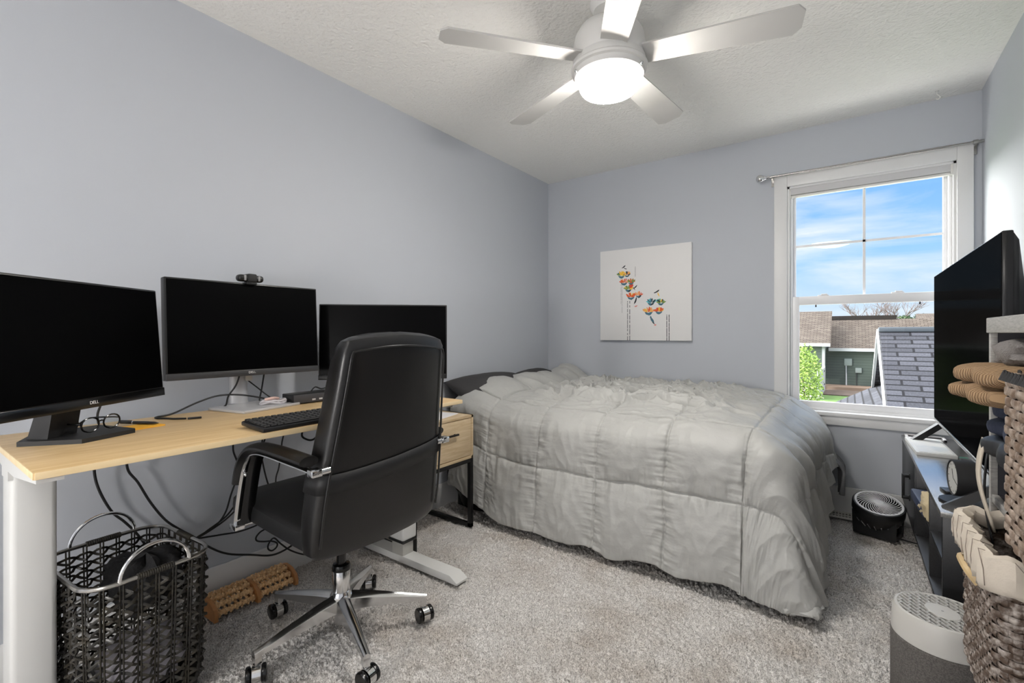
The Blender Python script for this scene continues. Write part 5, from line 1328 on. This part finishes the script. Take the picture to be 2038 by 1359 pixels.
# trees
def leafblob(name, center, rad, n, size, m, parent, sc=(1, 1, 1), seed=0):
    rs = random.Random(seed); b = MB()
    for i in range(n):
        while True:
            p = Vector((rs.uniform(-1, 1), rs.uniform(-1, 1), rs.uniform(-1, 1)))
            if 0.25 < p.length < 1: break
        p = Vector((p.x * sc[0], p.y * sc[1], p.z * sc[2])) * rad + Vector(center)
        u = Vector((rs.uniform(-1, 1), rs.uniform(-1, 1), rs.uniform(-1, 1))).normalized(); w_ = u.orthogonal().normalized()
        l = size * rs.uniform(.6, 1.2); k = l * 0.45; h = u.cross(w_) * l * 0.12
        b.add([p - u * l, p + w_ * k + h, p + u * l, p - w_ * k + h], [(0, 1, 2, 3)])
    return b.build(name, m, parent, smooth=0)
M['leaf'] = mat('bright_leaf', (98, 126, 40), 0.7, var=((126, 150, 62), 2, 0.35, 0.65))
M['bloom'] = mat('pale_blossom', (170, 166, 152), 0.8)
M['conifer'] = mat('conifer_green', (40, 58, 42), 0.9, var=((62, 78, 46), 1, 0.4, 0.6))
M['bark'] = mat('bark', (92, 78, 76), 0.9)
t = thing('flowering_shrub', 'bright green tree with pale blossoms just beyond the window sill', 'tree', (0.74, 17.0, GZ))
MB().tube([(0, 0, 0), (0.05, 0, 1.4), (0, 0.05, 2.6)], [0.06, 0.045, 0.02], 8).build('trunk', M['bark'], t)
leafblob('foliage', (0.05, 0, 2.2), 1.0, 3000, 0.062, M['leaf'], t, (0.60, 0.60, 1.45), 3)
leafblob('blossoms', (0.05, -0.15, 1.35), 0.75, 420, 0.045, M['bloom'], t, (0.85, 0.85, 1.2), 5)
t = thing('bare_tree', 'leafless tree rising behind the rooftops', 'tree', (6.6, 100.0, GZ))
rs = random.Random(4)
b = MB()
def branch(p, d, l, r, k):
    q = p + d * l; mid = p + d * l * 0.5 + Vector((rs.uniform(-1, 1), rs.uniform(-1, 1), 0)) * l * 0.05
    b.tube([p, mid, q], [r, r * 0.85, r * 0.7], 5)
    if k == 0: return
    for _ in range(3 if k > 1 else 4):
        nd = (d + Vector((rs.uniform(-1, 1), rs.uniform(-1, 1), rs.uniform(-0.1, 0.7))) * 0.75).normalized()
        branch(p + d * l * rs.uniform(0.6, 1.0), nd, l * rs.uniform(.6, .8), r * 0.55, k - 1)
for dx in (-1.6, 0, 1.7): branch(Vector((dx, 0, 0)), Vector((dx * 0.06, 0, 1)), 4.4, 0.2, 4)
b.build('branches', M['bark'], t)
for i, (x, y, r_, lab) in enumerate(((8.6, 84, 1.5, 'dark green tree nearest the white building'), (11.0, 92, 1.9, 'dark green tree nearest the beige house'), (9.3, 108, 1.7, 'rounded green tree just right of the leafless tree'))):
    t = thing('evergreen_tree', lab, 'tree', (x, y, GZ), group='far trees')
    MB().tube([(0, 0, 0), (0, 0, 4)], [0.2, 0.1], 6).build('trunk', M['bark'], t)
    leafblob('foliage', (0, 0, 5.1), r_, 700, 0.32, M['conifer'], t, (0.8, 0.8, 1.0), 20 + i)
# fence / gate and ground
t = thing('white_fence', 'white vinyl fence panel beside the green house corner', 'fence', (0.0, 0.0, 0.0))
b = MB()
pts = [(0.42, 36.3), (0.25, 25.0)]
for k in range(40):
    u = k / 40; x = 0.70 - 0.10 * u; y = 35.9 - 5.5 * u; h = 0.95 - 0.12 * 0
    b.box((x - 0.05, y - 0.066, GZ), (x + 0.05, y + 0.066, GZ + 1.65))
b.build('boards', M['white_out'], t)
b = MB()
for k in (0, 13, 26, 39): 
    u = k / 40; b.box((0.70 - 0.10 * u - 0.06, 35.9 - 5.5 * u - 0.08, GZ), (0.70 - 0.10 * u + 0.06, 35.9 - 5.5 * u + 0.08, GZ + 1.75), 0.02)
b.build('posts', M['white_out'], t)
for z in (GZ + 0.5, GZ + 1.4): MB().box((0.73, 34.8, z), (0.77, 35.1, z + 0.1)).build('hinge', M['blackmatte'], t)
o = MB().box((-60, 0.2, GZ - 0.3), (90, 140, GZ)).build('ground', M['lawn']); setp(o, kind='structure')
o = MB().box((-8, 0.25, GZ), (12, 3.85, GZ + 0.03)).build('ground_bounce', mat('pale_bounce', (226, 224, 218), 0.9)); setp(o, kind='structure')  # unseen pale slab added to bounce sunlight onto the ceiling
o = MB().box((0.75, 33.2, GZ), (9, 38.6, GZ + 0.06)).build('ground_mulch', M['mulch']); setp(o, kind='structure')

# ================================================================== LIGHT
# two unseen fill lights added behind the camera for even front light
t = thing('added_ceiling_fill', 'added unseen ceiling fill light behind the camera', 'lamp', (1.95, -4.45, H))
MB().lathe([(0.26, 0.0), (0.27, -0.01), (0.26, -0.02), (0.25, -0.02)], 40).build('lamp_ring', M['fanwhite'], t)
MB().lathe([(0.25, -0.018), (0.22, -0.05), (0.12, -0.075), (0.001, -0.08)], 36).build('lamp_dome', M['hall_fill'], t)
t = thing('added_globe_fill', 'added unseen globe fill light behind the camera', 'fill light', (1.22, -4.95, -0.02))  # added globe, hung low to brighten the wall under the desk
MB().lathe([(0.001, 0.0), (0.14, 0.0), (0.14, 0.02), (0.02, 0.03), (0.001, 0.03)], 32).build('base', M['blackmetal'], t)
MB().cyl((0, 0, 0.02), (0, 0, 0.86), 0.012).build('pole', M['blackmetal'], t)
MB().ball((0, 0, 1.02), 0.17, 32, 20).build('fill_globe', M['globe'], t)
su = bpy.data.lights.new('sun', 'SUN'); su.energy = 6.5; su.angle = RAD(1.0); su.color = (1.0, 0.96, 0.9)
so = bpy.data.objects.new('sun', su); C.objects.link(so); so.rotation_euler = (RAD(40), 0, RAD(72))

SKY_FILL = 20.0  # strength of the added sky glow outside the view
w = bpy.data.worlds.new('sky'); bpy.context.scene.world = w; w.use_nodes = True
n = w.node_tree.nodes; l = w.node_tree.links
bg = n['Background']
tc = n.new('ShaderNodeTexCoord'); sp = n.new('ShaderNodeSeparateXYZ'); l.new(tc.outputs['Generated'], sp.inputs[0])
rp = n.new('ShaderNodeValToRGB'); e = rp.color_ramp.elements
e[0].position = 0.0; e[0].color = lin((226, 238, 250)); e[1].position = 0.36; e[1].color = lin((96, 168, 246))
m1 = e.new(0.14); m1.color = lin((160, 210, 255))
l.new(sp.outputs['Z'], rp.inputs['Fac'])
mp = n.new('ShaderNodeMapping'); mp.inputs['Scale'].default_value = (1.0, 1.0, 4.0); mp.inputs['Rotation'].default_value = (0, RAD(16), RAD(20)); l.new(tc.outputs['Generated'], mp.inputs['Vector'])
nz = n.new('ShaderNodeTexNoise'); nz.inputs['Scale'].default_value = 3.6; nz.inputs['Detail'].default_value = 7; nz.inputs['Roughness'].default_value = 0.55; nz.inputs['Distortion'].default_value = 0.5
l.new(mp.outputs['Vector'], nz.inputs['Vector'])
cr = n.new('ShaderNodeValToRGB'); cr.color_ramp.elements[0].position = 0.46; cr.color_ramp.elements[1].position = 0.76
l.new(nz.outputs['Fac'], cr.inputs['Fac'])
mx = n.new('ShaderNodeMixRGB'); l.new(cr.outputs['Color'], mx.inputs['Fac']); l.new(rp.outputs['Color'], mx.inputs['Color1']); mx.inputs['Color2'].default_value = lin((250, 252, 255))
# bright white sky added overhead and to the unseen left, lighting the room
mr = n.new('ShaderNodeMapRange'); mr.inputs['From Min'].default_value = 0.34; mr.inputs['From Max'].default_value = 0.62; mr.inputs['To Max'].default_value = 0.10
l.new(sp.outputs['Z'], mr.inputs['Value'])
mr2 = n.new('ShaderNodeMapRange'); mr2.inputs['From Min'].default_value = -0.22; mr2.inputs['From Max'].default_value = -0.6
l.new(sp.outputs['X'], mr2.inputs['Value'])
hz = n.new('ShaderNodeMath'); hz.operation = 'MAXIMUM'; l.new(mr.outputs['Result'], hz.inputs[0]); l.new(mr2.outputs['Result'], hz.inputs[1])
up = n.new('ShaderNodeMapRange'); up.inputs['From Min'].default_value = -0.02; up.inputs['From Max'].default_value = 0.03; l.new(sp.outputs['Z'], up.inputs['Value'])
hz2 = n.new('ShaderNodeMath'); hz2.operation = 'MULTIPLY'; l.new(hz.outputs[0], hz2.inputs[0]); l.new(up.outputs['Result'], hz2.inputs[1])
m3 = n.new('ShaderNodeMixRGB'); l.new(hz2.outputs[0], m3.inputs['Fac']); l.new(mx.outputs['Color'], m3.inputs['Color1']); m3.inputs['Color2'].default_value = (SKY_FILL, SKY_FILL * 0.985, SKY_FILL * 0.96, 1)
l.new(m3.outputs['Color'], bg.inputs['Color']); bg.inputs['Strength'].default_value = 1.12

# every thing's origin goes to its own base
bpy.context.view_layer.update()
for o in list(bpy.context.scene.objects):
    if o.parent is not None or 'category' not in o.keys() or o.location.length > 1e-6: continue
    pts = []
    stack = [o]
    while stack:
        q = stack.pop(); stack += list(q.children)
        if q.type == 'MESH': pts += [q.matrix_world @ Vector(c) for c in q.bound_box]
    if not pts: continue
    lo = [min(p[k] for p in pts) for k in range(3)]; hi = [max(p[k] for p in pts) for k in range(3)]
    base = Vector(((lo[0] + hi[0]) / 2, (lo[1] + hi[1]) / 2, lo[2]))
    if o.type == 'MESH':
        o.data.transform(Matrix.Translation(-base))
        for ch in o.children: ch.location -= base
    else:
        for ch in o.children: ch.location -= base
    o.location = base

# ================================================================== CAMERA
cam = bpy.data.cameras.new('camera'); co = bpy.data.objects.new('camera', cam); C.objects.link(co)
cam.sensor_width = 36.0; cam.lens = 931.8 / 2038 * 36.0; cam.shift_y = -15.9 / 2038; cam.clip_start = 0.02; cam.clip_end = 500
co.location = (2.1685, -3.554, 1.1156); co.rotation_euler = (RAD(90), 0, RAD(35.82))
sc = bpy.context.scene; sc.camera = co
sc.view_settings.view_transform = 'Standard'; sc.view_settings.look = 'None'; sc.view_settings.gamma = 1.0; sc.view_settings.exposure = 0.0
sc.view_settings.use_curve_mapping = False
sc.cycles.max_bounces = 10; sc.cycles.diffuse_bounces = 6; sc.cycles.glossy_bounces = 4; sc.cycles.transparent_max_bounces = 12
sc.cycles.use_denoising = True; sc.cycles.sample_clamp_indirect = 6.0
